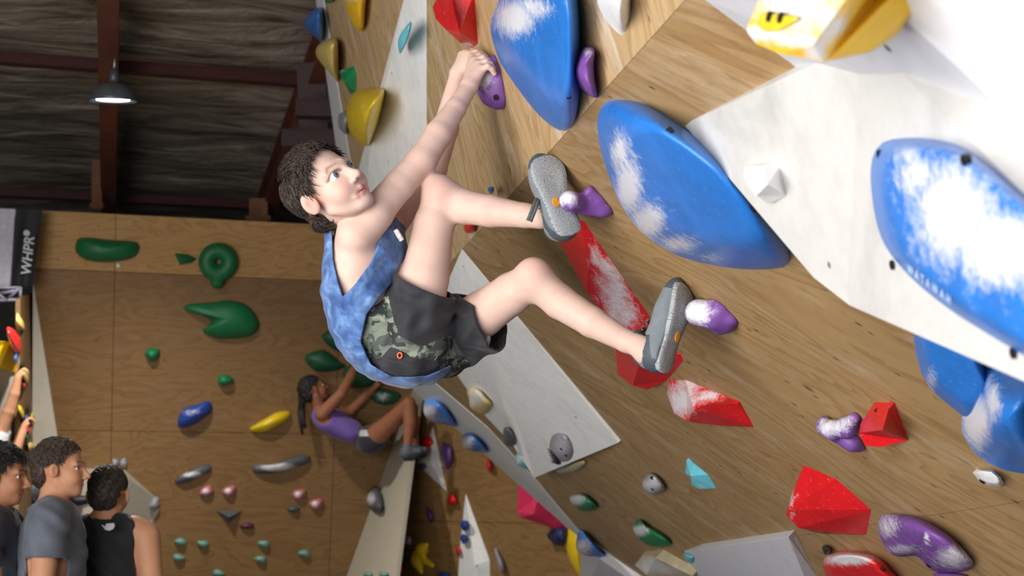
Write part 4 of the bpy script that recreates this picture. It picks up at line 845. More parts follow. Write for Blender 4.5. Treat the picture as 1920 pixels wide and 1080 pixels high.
    def eyes(h, parent, iris=(.20, .30, .38, 1), look=(0, 1, .0), inset_=.0):
        look = np.asarray(look, float); look /= np.linalg.norm(look)
        for q in (1, -1):
            V = []; Fc = []; n, m = 24, 16; ax = look; b = np.cross(ax, [0, 0, 1.0]); b /= np.linalg.norm(b); g = np.cross(b, ax); col = []
            for i in range(m + 1):
                th = math.pi * i / m
                for k in range(n):
                    ph = 2 * math.pi * k / n; d = ax * math.cos(th) + math.sin(th) * (b * math.cos(ph) + g * math.sin(ph)); V.append(h.p(*(np.array([.031 * q, .0705 - inset_, .0105]) + .0135 * d)))
                    col.append((.01, .01, .012, 1) if th < .2 else iris if th < .54 else (.03, .04, .05, 1) if th < .60 else (.82, .82, .84, 1))
            for i in range(m):
                for k in range(n): Fc.append([i * n + k, i * n + (k + 1) % n, (i + 1) * n + (k + 1) % n, (i + 1) * n + k])
            if 'eye_gloss' not in MATS:
                t = NT('eye_gloss'); a = t.n('Attribute', attribute_name='tint'); t.col(a.outputs['Color']); t.rough(.12); MATS['eye_gloss'] = t.m
            mk('eye', V, Fc, MATS['eye_gloss'], parent, True, vcol={'tint': col})
    def hair(h, parent, mat, n=1500, length=.035, line=None, thick=.0032, seed=3, part=.0, lift=.010):
        """cap of hair plus many tapered locks rooted on the scalp"""
        rg = np.random.default_rng(seed); line = line or (lambda x, y, z: z > .055 - 1.0 * min(0, y) * -0.0)
        S = SDF().u(h.e(0, -.016, .047, .077, .096, .084), .01).u(h.e(0, -.055, -.005, .062, .052, .055), .03 * h.s)
        hl = lambda L: np.maximum.reduce([-.058 + .0 * L[:, 0] + np.where(L[:, 1] > .0, .0, 0) - 0 * L[:, 2], L[:, 1] * .9 - (L[:, 2] - .045) * .75 - .022, (-.045 - L[:, 2]) * 1.0 - .01, np.where((L[:, 1] > -.045), (.018 - L[:, 2]) + .016, -1), .033 - np.hypot(L[:, 1] - .002, (L[:, 2] - .002))])
        S.i(lambda P: hl(h.loc(P)) * h.s, .006); S.w(lambda P: .0022 * np.sin((P @ np.array([210, 120, 60.])) + 2 * np.sin(P @ np.array([40, 90, 130.]))))
        V, Fc = S.mesh(h.c - .15 * h.s, h.c + .16 * h.s, .0035); VV = [V]; FF = [Fc.tolist()]; off = len(V); cnt = 0
        for _ in range(n * 6):
            if cnt >= n: break
            d = rg.normal(size=3); d /= np.linalg.norm(d); d2 = d * (.077, .096, .084); pt = np.array([0, -.016, .047]) + d2
            if d[2] < -.2 and d[1] < 0: pt = np.array([0, -.055, -.005]) + d * (.062, .052, .055)
            if hl(pt[None])[0] > -.001: continue
            nrm = d / np.array([.077, .096, .084]); nrm /= np.linalg.norm(nrm); flow = np.array([pt[0] * 2.0 + part + rg.normal() * .10, pt[1] * 4 + .05 + rg.normal() * .14, -.55 if pt[1] < .03 else -.05 + rg.normal() * .2])
            if pt[2] > .1: flow = np.array([rg.normal() * .2 + part, .8 + rg.normal() * .12, rg.normal() * .06])
            flow = flow - nrm * (flow @ nrm); flow /= np.linalg.norm(flow) + 1e-6; L_ = length * (.6 + .7 * rg.random()); lf = .4 + 1.0 * rg.random(); pts = []
            for t in (0, .35, .7, 1.0): pts.append(h.p(*(pt + flow * L_ * t + nrm * (lift * lf * (.25 + .75 * math.sin(t * 2.4)) - .004 + .0 * t))))
            v, f = tube(pts, [thick * h.s, thick * .9 * h.s, thick * .6 * h.s, .0003], 5); VV.append(v); FF.append([[i + off for i in q] for q in f]); off += len(v); cnt += 1
        return mk('hair', np.vstack(VV), [q for f in FF for q in f], mat, parent, True)
def limb(S, pts, k=.02):
    L = SDF()
    for (a, ra), (b, rb) in zip(pts, pts[1:]): L.u(cap(a, b, ra, rb), .007)
    S.u(L.full, k)
def hand(S, wrist, kn, pips, dips, tips, thumb, r=.0078, wr=.021):
    kn = [np.asarray(q) for q in kn]; w = np.asarray(wrist)
    for q in kn: S.u(cap(w + (q - w) * .12, q, wr * .78, .0118), .014)
    for a, b, c, d in zip(kn, pips, dips, tips): S.u(cap(a, b, .0098, .0086), .004).u(cap(b, c, .0084, .0078), .002).u(cap(c, d, .0078, .0066), .002)
    for a, b in zip(thumb, thumb[1:]): S.u(cap(a, b, .0112, .009), .008)
def finish(name, S, lo, hi, res, mat, parent=None, attrs=None, paint=None, **kw):
    V, Fc = S.mesh(lo, hi, res); col = np.zeros((len(V), 4)); 
    if paint: col = paint(V, col)
    return mk(name, V, Fc, mat, parent, True, vcol={'tint': col} if paint else None, **kw)
# ---------------------------------------------------------------- the boy on the overhang
def cdir(x, y, z): return x * CR + y * CU - z * CF          # image right, image up, towards the viewer
ph, ps = math.radians(43), math.radians(43)
F0, U0, R0 = cdir(math.cos(ph), math.sin(ph), 0), cdir(-math.sin(ph), math.cos(ph), 0), cdir(0, 0, 1)
BH = Head(at(621, 357, 3.50), math.cos(ps) * F0 + math.sin(ps) * R0, U0, .98)
S = SDF()
rs, re, rw = at(664, 436, 3.52), at(790, 303, 3.60), at(878, 166, 3.735)
ls, le, lw = at(726, 424, 3.76), at(812, 318, 3.82), at(858, 142, 3.87)
chest, belly, pelv = at(686, 500, 3.63), at(694, 570, 3.64), at(765, 642, 3.66)
tl_ = (belly - at(700, 430, 3.64)); tl_ /= np.linalg.norm(tl_); lat = (ls - rs); lat -= tl_ * (lat @ tl_); lat /= np.linalg.norm(lat); fr = np.cross(lat, tl_)
RT = np.stack([lat, fr, tl_])
S.u(ell(chest, RT, (.138, .092, .118)), .02).u(ell(belly, RT, (.12, .078, .10)), .05).u(ell(pelv, RT, (.12, .08, .08)), .05)
S.u(cap(at(668, 448, 3.57), at(722, 440, 3.72), .046, .044), .035)
S.u(cap(at(668, 436, 3.625), at(650, 415, 3.60), .042, .036), .02)
S.u(cap(at(668, 440, 3.52), at(702, 402, 3.53), .050, .045), 0.0207); limb(S, [(at(696, 408, 3.53), 0.0432), (at(748, 348, 3.57), 0.0385), (re, .036)], .015)
limb(S, [(re, .0375), (at(822, 252, 3.64), 0.0352), (at(854, 204, 3.69), 0.0273), (rw, .0225)], .015)
limb(S, [(ls, .05), (at(770, 368, 3.80), 0.0395), (le, .037), (at(836, 240, 3.85), 0.0348), (lw, .0225)], .018)
# hands closed over the purple pinch
D_ = 3.80
hand(S, rw, [at(904, 130, 3.745), at(898, 121, 3.76), at(892, 114, 3.78), at(885, 109, 3.80)], [at(915, 124, 3.735), at(911, 115, 3.755), at(906, 108, 3.775), at(899, 104, 3.80)],
     [at(922, 129, 3.74), at(920, 120, 3.76), at(915, 113, 3.78), at(908, 108, 3.805)], [at(927, 138, 3.75), at(926, 128, 3.77), at(922, 120, 3.79), at(915, 114, 3.81)], [at(884, 160, 3.77), at(894, 154, 3.79), at(900, 160, 3.80)])
hand(S, lw, [at(886, 108, 3.84), at(879, 103, 3.855), at(873, 101, 3.87), at(866, 103, 3.885)], [at(899, 103, 3.83), at(893, 98, 3.845), at(886, 97, 3.865), at(878, 99, 3.88)],
     [at(910, 106, 3.83), at(903, 101, 3.85), at(896, 99, 3.865), at(887, 101, 3.88)], [at(918, 113, 3.84), at(911, 107, 3.855), at(904, 104, 3.87), at(894, 105, 3.885)], [at(868, 132, 3.86), at(880, 128, 3.85), at(890, 134, 3.845)])
# legs
rh, rk, ra = at(772, 622, 3.58), at(826, 366, 3.62), at(1014, 408, 3.505)
lh, lk, la = at(838, 632, 3.73), at(1000, 524, 3.56), at(1210, 652, 3.43)
limb(S, [(rh, .076), (at(797, 520, 3.58), 0.0602), (at(814, 420, 3.61), 0.0508), (rk, 0.0423)], .03)
S.u(sph(at(824, 358, 3.60), 0.0385), .02)
limb(S, [(rk, 0.0432), (at(872, 388, 3.60), 0.0432), (at(920, 396, 3.56), 0.0395), (at(985, 404, 3.52), 0.0301), (ra, 0.0282)], .02)
limb(S, [(lh, .074), (at(905, 588, 3.65), 0.0592), (at(960, 550, 3.60), 0.0526), (lk, 0.0451)], .03)
S.u(sph(at(1001, 512, 3.55), 0.0376), .02)
limb(S, [(lk, 0.0451), (at(1050, 566, 3.55), 0.0432), (at(1110, 604, 3.49), 0.0376), (at(1175, 640, 3.45), 0.0273), (la, 0.0273)], .02)
S.u(sph(at(1210, 664, 3.42), 0.0263), .02)
HG = SDF(); BH.add(HG); HG.u(cap(at(668, 436, 3.625), BH.p(0, -.026, -.045), .038, .037), .014); S.u(HG.full, .006)
def boy_paint(V, col):
    for q, rr in ((at(824, 352, 3.57), .03), (at(1001, 505, 3.52), .03), (at(790, 318, 3.57), .025)):
        d = np.linalg.norm(V - q, axis=1); a = .35 * np.exp(-(d / rr) ** 2); m = a > col[:, 3]; col[m, :3] = srgb(226, 158, 140)[:3]; col[m, 3] = a[m]
    d = np.minimum(np.linalg.norm(V - at(910, 118, 3.83), axis=1), np.linalg.norm(V - at(890, 105, 3.92), axis=1)); a = .35 * np.exp(-(d / .05) ** 2); m = a > col[:, 3]; col[m, :3] = srgb(226, 168, 152)[:3]; col[m, 3] = a[m]
    return BH.paint(V, col, brow=srgb(120, 84, 62)[:3], strength=.6)
allp = np.array([at(x, y, d) for x, y, d in ((515, 260, 3.3), (1235, 740, 3.4), (900, 85, 3.97), (700, 740, 3.4), (860, 90, 3.97))])
boy = finish('person', S, allp.min(0) - (.04, .06, .03), allp.max(0) + (.04, .04, .03), .0028, SKIN, None, paint=boy_paint)
tag(boy, 'boy in blue tie dye tank top and camouflage shorts hanging from the overhang', 'person')
BH.eyes(boy, (.20, .27, .32, 1), look=(-.06, .95, -.07))
BH.hair(boy, HAIR_BR, 5200, .036, thick=.0017, part=.3, lift=.010)
V, Fc = boxv(BH.p(0, .0770, -.0572), (BH.r, BH.f, BH.u), (.0095 * .98, .003, .0026)); mk('teeth', V, Fc, simple('tooth_enamel', srgb(236, 232, 224), .3), boy)
# tank top
T = SDF()
T.u(ell(chest, RT, (.152, .103, .140)), .02).u(ell(at(690, 560, 3.64), RT, (.145, .100, .12)), .05)
T.u(cap(at(660, 450, 3.58), at(722, 438, 3.72), .052, .05), .05)
T.u(ell(at(722, 622, 3.65), RT, (.165, .112, .11)), .06).u(ell(at(760, 655, 3.65), np.stack([lat, cdir(1, -.2, 0), cdir(.2, 1, 0)]), (.17, .128, .098)), .05)
T.u(cap(at(646, 455, 3.56), at(641, 545, 3.60), .028, .032), .03)
T.w(lambda P: .0022 * np.sin(P @ np.array([60, 30, 38.]) + 1.5 * np.sin(P @ np.array([20., 10, 45]))) + .0012 * np.sin(P @ np.array([110., 60, -90])))
T.shell(.009)
T.s(polyprism([(623, 424), (628, 486), (638, 526), (648, 556), (672, 532), (700, 492), (716, 440), (742, 404), (700, 330), (600, 330)], 3.55, 3.0, 3.60), .003)
T.s(cap(at(664, 420, 3.62), at(640, 370, 3.6), .062, .075), .004); T.s(cap(ls, le, .064, .06), .004); T.s(cap(at(700, 400, 3.52), re, .06, .06), .004)
T.s(polyprism([(752, 488), (735, 530), (692, 588), (681, 640), (698, 682), (738, 706), (800, 704), (842, 688), (1000, 688), (1000, 380), (790, 380)], 3.55, 3.0, 4.5), .003)
lo, hi = at(590, 760, 3.4), at(860, 380, 3.95); lo, hi = np.minimum(lo, hi) - .05, np.maximum(lo, hi) + .05
V, Fc = T.mesh(lo, hi, .003)
tk = mk('tank_top', V, Fc, tiedye(), boy, True)
tg = SDF().u(rbox(at(748, 441, 3.505), np.stack([cdir(.5, -.86, 0), cdir(.86, .5, .2), CF]), (.016, .006, .004), .002), 0); c0 = at(748, 441, 3.505)
V, Fc = tg.mesh(c0 - .03, c0 + .03, .002); mk('chest_tag', V, Fc, simple('tag_print', srgb(206, 190, 190), .6, 0, .5, 200), tk, True)
# shorts
Q = SDF()
Q.u(ell(at(765, 640, 3.66), RT, (.155, .112, .112)), .02).u(ell(at(722, 610, 3.645), RT, (.142, .096, .09)), .04)
limb(Q, [(at(768, 632, 3.59), .098), (at(792, 545, 3.575), .084), (at(802, 480, 3.58), .08)], .04)
limb(Q, [(at(835, 640, 3.72), .092), (at(890, 608, 3.67), .086), (at(940, 588, 3.63), .088), (at(985, 570, 3.6), .09)], .04)
Q.w(lambda P: .0035 * np.sin(P @ np.array([70., -40, 50]) + 2 * np.sin(P @ np.array([25., 30, -40]))) + .002 * np.sin(P @ np.array([-90., 40, 120])))
Q.shell(.007)
hr = at(790, 531, 3.575); Q.i(half(hr, cdir(.40, .92, .12) * 1.0), .002)
hl_ = at(921, 596, 3.65); Q.i(lambda P: np.minimum(half(hl_, cdir(.86, .28, .42))(P), -half(at(850, 560, 3.6), cdir(1, 0, 0))(P) * 1.0 + 9 * (((P - CAM) @ CR) > ((at(858, 560, 3.6) - CAM) @ CR))), .0)
lo, hi = at(660, 740, 3.35), at(1010, 440, 3.95); lo, hi = np.minimum(lo, hi) - .05, np.maximum(lo, hi) + .05
V, Fc = Q.mesh(lo, hi, .003)
cen = V[Fc].mean(1); pc = pix(cen)
def inpoly(p, poly):
    poly = np.asarray(poly, float); x, y = p[:, 0], p[:, 1]; r = np.zeros(len(p), bool)
    for i in range(len(poly)):
        (x0, y0), (x1, y1) = poly[i], poly[(i + 1) % len(poly)]; c = (y0 > y) != (y1 > y)
        with np.errstate(all='ignore'): r ^= c & (x < (x1 - x0) * (y - y0) / (y1 - y0 + 1e-12) + x0)
    return r
cam_ = inpoly(pc, [(660, 560), (728, 555), (738, 600), (750, 632), (790, 650), (835, 632), (846, 628), (862, 655), (885, 690), (860, 760), (640, 760)])
pock = inpoly(pc, [(704, 680), (734, 650), (762, 662), (775, 672), (822, 676), (815, 700), (760, 722), (712, 712)])
so = mk('shorts', V, Fc, None, boy, True, mats=[BLACKF, camo()], fmat=(cam_ & ~pock).astype(int))
i = np.argmin(((pix(V) - (750, 667)) ** 2).sum(1) + 4000 * ((V - CAM) @ CF - 3.5)); ec = V[i]
vv = []; a = np.linspace(0, 2 * math.pi, 19); v, f = tube([ec - CF * .004 + .0068 * (math.cos(t) * CR * .8 + math.sin(t) * CU) for t in a], .0022, 6); mk('eyelet', v, f, simple('orange_eyelet', srgb(244, 110, 60), .4), so, True)
LI = SDF().u(ell(at(912, 642, 3.64), np.stack([cdir(.3, .95, 0), cdir(.95, -.3, 0), CF]), (.022, .009, .012)), 0); c0 = at(912, 642, 3.64); V, Fc = LI.mesh(c0 - .05, c0 + .05, .003); mk('white_liner', V, Fc, fabric('liner_cloth', srgb(196, 200, 214)), so, True)
# shoes
def sole_mat():
    t = NT('tread_rubber'); uv = t.n('UVMap').outputs[0]; v = t.n('TexVoronoi', Scale=240.0, feature='DISTANCE_TO_EDGE'); t.l(uv, v.inputs['Vector'])
    t.col(t.ramp(v.outputs['Distance'], [(.02, srgb(120, 124, 128)), (.10, srgb(172, 176, 178))])); t.rough(.75); t.bump(v.outputs['Distance'], .7, .004); return t.m
SOLE = sole_mat(); UPM = fabric('shoe_knit', srgb(116, 124, 130), .12, 300, 40); UPD = simple('shoe_overlay', srgb(70, 80, 88), .6); LACE = simple('shoe_lace', srgb(84, 88, 90), .8, 0, .4, 300); ORG_ = simple('orange_plug', srgb(230, 150, 40), .5)
def shoe(heel, toe, nrm, ank, label, side, L=.228, wd_=.043, loop=False):
    """heel, toe: ends of the sole on its outer face; nrm: outward from the sole"""
    heel, toe = np.asarray(heel), np.asarray(toe); y = (toe - heel) / np.linalg.norm(toe - heel); L = np.linalg.norm(toe - heel); z = nrm - y * (nrm @ y); z = -z / np.linalg.norm(z); x = np.cross(y, z) * side
    def P(a, b, c): return heel + a * x + b * L * y + c * z
    prof = [(0, .0), (.02, .55), (.08, .74), (.2, .76), (.38, .70), (.55, .82), (.72, 1.0), (.84, .98), (.93, .78), (.985, .45), (1, 0)]
    yy = np.array([p[0] for p in prof]); ww = np.array([p[1] for p in prof]) * wd_; curv = lambda b: .006 * math.sin(b * 3.0)
    n = 36; bs = (1 - np.cos(np.linspace(0, math.pi, n))) / 2; ring = [(np.interp(b, yy, ww) + curv(b), b) for b in bs] + [(-np.interp(b, yy, ww) * .92 + curv(b), b) for b in bs[::-1][1:-1]]
    ring = np.array(ring); m = len(ring); V = []; UV = []
    for c, sc in ((.0, .0), (.0, .5), (.0, .93), (.003, 1.0), (.012, 1.01), (.014, .9)):
        for (a, b) in ring:
            bb = .5 + (b - .5) * (sc if sc < .93 else 1 - (1 - sc) * .35); aa = curv(b) + (a - curv(b)) * sc; rise = .012 * max(0, (bb - .75) / .25) ** 2 + .004 * math.sin(bb * 6.28)
            V.append(P(aa, bb, c + rise)); UV.append((aa, bb * L))
    V = np.array(V); Fc = [[i * m + k, i * m + (k + 1) % m, (i + 1) * m + (k + 1) % m, (i + 1) * m + k] for i in range(5) for k in range(m)]
    U = SDF(); Rl = np.stack([x, y, z])
    U.u(ell(P(.004, .74, .030), Rl, (wd_ * .92, .070 * L / .228, .030)), .0).u(ell(P(.0, .20, .032), Rl, (wd_ * .72, .046, .040)), .04).u(cap(P(0, .25, .04), P(.003, .62, .034), .034, .030), .03)
    U.u(cap(P(0, .17, .03), P(0, .16, .072), .033, .031), .02); U.i(half(P(0, 0, .010), -z), .002)
    U.s(cap(P(0, .24, .085), ank, .030, .034), .004)
    U.s(half(P(0, .0, .088), -z), .003)
    V2, F2 = U.mesh(np.minimum(heel, toe) - .11, np.maximum(heel, toe) + .11, .0028); loc = (V2[F2].mean(1) - heel) @ Rl.T
    b = loc[:, 1] / L; dark = ((b < .36) & (np.abs(loc[:, 2] - .02 - b * .10) < .012)) | (b > .9) | ((loc[:, 2] > .066) & (b < .45)) | ((b < .12) & (loc[:, 2] < .05))
    up = mk('shoe', V2, F2, None, boy, True, mats=[UPM, UPD], fmat=dark.astype(int)); up['label'] = label
    sl = mk('sole', V, Fc, SOLE, up, True, uv=UV)
    ov = [P(.016 + .008 * math.cos(t), .42 + .06 * math.sin(t), -.0012) for t in np.linspace(0, 2 * math.pi, 16, endpoint=False)]; vv, ff = prism(ov, -z, .003); mk('orange_oval', vv, ff, ORG_, up)
    for k in range(4):
        b0 = .40 + .075 * k; zz = .084 - .009 * k; pts = [P(-.024, b0, zz - .008), P(-.01, b0 + .02, zz + .003), P(.012, b0 + .03, zz + .003), P(.026, b0 + .05, zz - .010)]; vv, ff = tube(pts, .0026, 6); mk('lace', vv, ff, LACE, up, True)
        pts = [P(.024, b0, zz - .008), P(.008, b0 + .02, zz + .005), P(-.014, b0 + .03, zz + .003), P(-.026, b0 + .05, zz - .010)]; vv, ff = tube(pts, .0026, 6); mk('lace', vv, ff, LACE, up, True)
    kn = P(0, .40, .088)
    for sx in (1, -1):
        vv, ff = tube([kn, kn + x * .016 * sx + z * .012 - y * .004, kn + x * .03 * sx + z * .006 - y * .014, kn + x * .018 * sx + z * .004 - y * .008, kn], .0028, 6); mk('lace_bow', vv, ff, LACE, up, True)
    return up, P
shoe(at(1075, 440, 3.415), at(1022, 288, 3.43), cdir(.42, .10, .90), ra, 'grey shoe sole seen flat on', 1, wd_=.047)
shoe(at(1246, 700, 3.39), at(1288, 531, 3.405), cdir(.78, .12, .60), la, 'grey laced shoe seen from the side', -1, wd_=.045)
v, f = tube([at(1006, 372, 3.43), at(998, 392, 3.425), at(990, 413, 3.42), at(995, 415, 3.42), at(1004, 392, 3.425), at(1010, 374, 3.43)], .0045, 8); mk('lace_loop', v, f, LACE, boy, True)
# ---------------------------------------------------------------- spectators
def stander(c, face, label, skin, hairm, shirt, trousers, sleeve=True, s=1.0, look=None, up=.10, arms=((.05, 0), (.05, 0)), hair_kw=None, res=.006, wide=1.0, brow=(.05, .03, .02)):
    c = np.asarray(c, float); f = np.array([math.sin(face), math.cos(face), 0]); r = np.array([f[1], -f[0], 0]); u = np.array([0, 0, 1.0])
    lk_ = f if look is None else np.asarray(look, float)
    h = Head(c, lk_, u, s); z0 = c[2]; P = lambda a, b, z: np.array([c[0], c[1], 0]) + r * a * s + f * (b - .02) * s + u * z
    T = lambda z: z0 - (z - up) * s
    S = SDF(); hipz, kneez = .50 * (z0 + .12), .27 * (z0 + .12); RB = np.stack([r, f, u])
    S.u(ell(P(0, 0, T(.42)), RB, np.array([.165 * wide, .115, .22]) * s), .02).u(ell(P(0, 0, T(.68)), RB, np.array([.15, .105, .18]) * s), .06).u(ell(P(0, 0, hipz + .04), RB, np.array([.165, .11, .13]) * s), .06)
    S.u(cap(P(-.135 * wide, 0, T(.265)), P(.135 * wide, 0, T(.265)), .058 * s, .058 * s), .05).u(cap(P(0, -.005, T(.27)), h.p(0, -.022, -.05), .056 * s, .050 * s), .025)
    for q, (out, fw) in zip((1, -1), arms):
        sh, el, wr = P(.19 * q * wide, 0, T(.29)), P((.22 + out) * q * wide, -.02 + fw * .3, T(.58)), P((.22 + out * 1.1) * q * wide, .05 + fw, T(.80))
        limb(S, [(sh, .058 * s), ((sh + el) / 2, .047 * s), (el, .040 * s), ((el * .6 + wr * .4), .040 * s), (wr, .026 * s)], .03)
        kn = [wr + u * -.085 * s + f * (.028 - .018 * k) * s for k in range(4)]
        hand(S, wr, kn, [k + u * -.03 * s + r * -.008 * q for k in kn], [k + u * -.05 * s + r * -.02 * q for k in kn], [k + u * -.06 * s + r * -.034 * q for k in kn], [wr + f * .02 - u * .03, wr + f * .045 - u * .06, wr + f * .05 - u * .085])
        limb(S, [(P(.09 * q, 0, hipz), .085 * s), (P(.10 * q, .01, kneez), .056 * s), (P(.10 * q, -.015, .09), .04 * s)], .03); S.u(cap(P(.10 * q, -.03, .04), P(.115 * q, .13, .03), .036, .03), .02)
    h.add(S, True, False)
    lo, hi = c - (.42, .42, 0), c + (.42, .42, .2); lo[2] = -.01
    o = finish('person', S, lo, hi, res, skin, None, paint=lambda V, col: h.paint(V, col, brow=brow, blush=False)); tag(o, label, 'person')
    h.eyes(o, (.05, .03, .02, 1), inset_=.006); h.hair(o, hairm, **(hair_kw or dict(n=900, length=.022, thick=.003, lift=.006)))
    G = SDF()
    G.u(ell(P(0, 0, T(.43)), RB, np.array([.180 * wide, .132, .235]) * s), .02).u(ell(P(0, 0, T(.70)), RB, np.array([.172, .130, .20]) * s), .08).u(cap(P(-.14 * wide, 0, T(.272)), P(.14 * wide, 0, T(.272)), .066 * s, .066 * s), .06).u(cap(P(0, 0, T(.75)), P(0, 0, T(.93)), .15 * s, .155 * s), .1)
    for q, (out, fw) in zip((1, -1), arms):
        sh, el = P(.19 * q * wide, 0, T(.29)), P((.22 + out) * q * wide, -.02 + fw * .3, T(.58))
        if sleeve: G.u(cap(sh, sh + (el - sh) * .47, .072 * s, .074 * s), .05)
    G.w(lambda V: .004 * np.sin(V @ np.array([30., 22, 48]) + 2 * np.sin(V @ np.array([14., 9, 22]))) + .002 * np.sin(V @ np.array([80., -50, 60]))); G.shell(.014)
    for q, (out, fw) in zip((1, -1), arms):
        sh, el = P(.19 * q * wide, 0, T(.29)), P((.22 + out) * q * wide, -.02 + fw * .3, T(.58)); d = (el - sh) / np.linalg.norm(el - sh)
        if sleeve: G.s(lambda V, sh=sh, d=d, el=el: np.maximum(-((V - (sh + (el - sh) * .45)) @ d), np.linalg.norm(np.cross(V - sh, d), axis=1) - .10), .004)
        else: G.s(cap(P(.225 * q * wide, 0, T(.18)), P(.235 * q * wide, 0, T(.44)), .078 * s, .072 * s), .02)
    G.s(cap(P(0, .0, T(.26)), P(0, .02, T(.05)), .066 * s, .075 * s), .006); G.i(half(P(0, 0, T(.90)), (0, 0, -1)), .004)
    V, Fc = G.mesh(lo - .05, hi + .05, .0065); sh_o = mk('shirt', V, Fc, shirt, o, True)
    L = SDF().u(ell(P(0, 0, hipz + .05), RB, np.array([.18, .128, .15]) * s), .02)
    for q in (1, -1): limb(L, [(P(.092 * q, 0, hipz), .098 * s), (P(.10 * q, .01, kneez), .075 * s), (P(.10 * q, -.01, .12), .07 * s)], .04)
    L.shell(.014); L.i(half(P(0, 0, .12), (0, 0, -1)), .003) if False else None
    V, Fc = L.mesh(lo - .05, np.array([hi[0] + .05, hi[1] + .05, hipz + .3]), .012); mk('trousers', V, Fc, trousers, o, True)
    return o, h, P, T, sh_o
GREYT = fabric('grey_tee', srgb(92, 98, 110), .15); BLK = fabric('black_tee', srgb(20, 22, 28), .2); NAVY = fabric('navy_tee', srgb(40, 46, 62), .2); DEN = fabric('dark_denim', srgb(46, 52, 66), .2); OLV = fabric('dull_green_tee', srgb(72, 74, 70), .2)
stander(at(113, 884, 5.5), math.radians(78), 'man in grey t-shirt in profile, tallest of the spectators', SKIN_T, HAIR_M, GREYT, DEN, s=1.0, look=(1, .06, .04), arms=((.0, .04), (.0, .03)), hair_kw=dict(n=2600, length=.024, thick=.0020, lift=.006))
o3, h3, P3, T3, sh3 = stander(at(204, 930, 5.8), math.radians(8), 'man in black sleeveless top seen from behind', SKIN_T, HAIR_S, BLK, DEN, sleeve=False, up=.128, s=.98, look=(.12, 1, .02), arms=((.03, .02), (.04, .02)), wide=.93, hair_kw=dict(n=2200, length=.016, thick=.0020, lift=.004))
lg = [(190, 984), (197, 988), (199, 982), (213, 981), (215, 986), (212, 992), (205, 995), (198, 994)]
BK = Plane(P3(-.1, -.17, T3(.30)), P3(.1, -.17, T3(.30)), P3(0, -.15, T3(.36))); dd = (P3(0, -.135, T3(.34)) - CAM) @ CF
vv, ff = prism([at(x, y, dd - .035) for x, y in lg], -CF, .01); mk('back_print', vv, ff, simple('grey_print', srgb(190, 190, 196), .7), sh3)
stander(at(2, 896, 5.45), math.radians(82), 'black haired man in navy shirt cut by the left frame edge', SKIN_D, HAIR_BK, NAVY, DEN, s=1.0, look=(1, .10, -.06), arms=((.0, .03), (.0, .03)), hair_kw=dict(n=1800, length=.040, thick=.0022, lift=.008))
o4, h4, P4_, T4, s4 = stander(at(24, 1030, 6.6), math.radians(-110), 'small person with curly brown hair half hidden behind grey t-shirt man', SKIN_D, HAIR_M, OLV, DEN, s=.95, hair_kw=dict(n=1500, length=.05, thick=.0035, lift=.022))
v, f = tube([h4.p(.083 * math.cos(a), -.014 + .104 * math.sin(a), -.012) for a in np.linspace(0, 6.283, 30)], .008, 6); mk('white_strap', v, f, simple('white_strap_cloth', srgb(214, 214, 218), .7), o4, True)
# ---------------------------------------------------------------- girl on the back wall
GD = 10.75; g = lambda x, y, d=GD: at(x, y, d)
gh = Head(g(589, 733, GD - .02), cdir(.80, .45, -.40), cdir(-.42, .90, -.05), .97); S = SDF(); px_ = 1 / 247.
tl2 = g(690, 822) - g(603, 772); tl2 /= np.linalg.norm(tl2); lat2 = CF * .97 + CR * .1; lat2 = lat2 - tl2 * (lat2 @ tl2); lat2 /= np.linalg.norm(lat2); fr2 = np.cross(lat2, tl2); RG = np.stack([lat2, fr2, tl2])
S.u(ell(g(617, 788), RG, (.155, .09, .14)), .02).u(ell(g(648, 803), RG, (.13, .082, .13)), .06).u(ell(g(695, 825), RG, (.15, .10, .11)), .06)
S.u(cap(g(604, 774), gh.p(0, -.02, -.045), .048, .045), .03)
limb(S, [(g(604, 776, GD - .14), .05), (g(640, 738, GD - .14), .040), (g(658, 705, GD - .04), .036), (g(674, 672, GD + .09), .025)], .02)
limb(S, [(g(625, 770, GD + .14), .05), (g(655, 772, GD + .18), .040), (g(680, 748, GD + .2), .034), (g(703, 726, GD + .21), .024)], .02)
for x, y, d in ((674, 670, GD + .09), (704, 724, GD + .21)):
    kn = [g(x + 4, y - 10, d + .02 * k) for k in range(4)]; hand(S, g(x, y, d), kn, [k + cdir(.03, .02, -.01) for k in kn], [k + cdir(.05, .005, -.02) for k in kn], [k + cdir(.06, -.01, -.02) for k in kn], [g(x, y, d), g(x + 6, y - 2, d - .02), g(x + 10, y - 5, d)])
for dz, kx, ky, ax_, ay_ in ((-.10, 767, 757, 764, 836), (.12, 771, 765, 778, 838)):
    limb(S, [(g(700, 822, GD + dz), .088), (g(735, 790, GD + dz - .12), .066), (g(kx, ky, GD + dz - .24), .05), (g(kx + 2, ky + 35, GD + dz - .26), .048), (g(ax_, ay_, GD + dz - .28), .03)], .03)
gh.add(S, False)
lo, hi = g(540, 900, GD), g(820, 640, GD); lo, hi = np.minimum(lo, hi) - (.05, .5, .05), np.maximum(lo, hi) + (.05, .6, .05)
girl = finish('person', S, lo, hi, .007, SKIN_B, None, paint=lambda V, col: gh.paint(V, col, blush=False)); tag(girl, 'girl in purple top and black shorts climbing the back wall', 'person')
gh.eyes(girl); gh.hair(girl, HAIR_BK, 700, .03, thick=.004, lift=.004)
bp_ = gh.p(0, -.10, .01)
for k, (ex, ey) in enumerate(((567, 815), (573, 803))):
    v, f = tube([bp_, g(566, 757, GD + .02), g(563 + k * 4, 775), g(564 + k * 5, 792), g(ex, ey)], [.035, .028, .022, .017, .01], 8); mk('braid', v, f, HAIR_BK, girl, True)
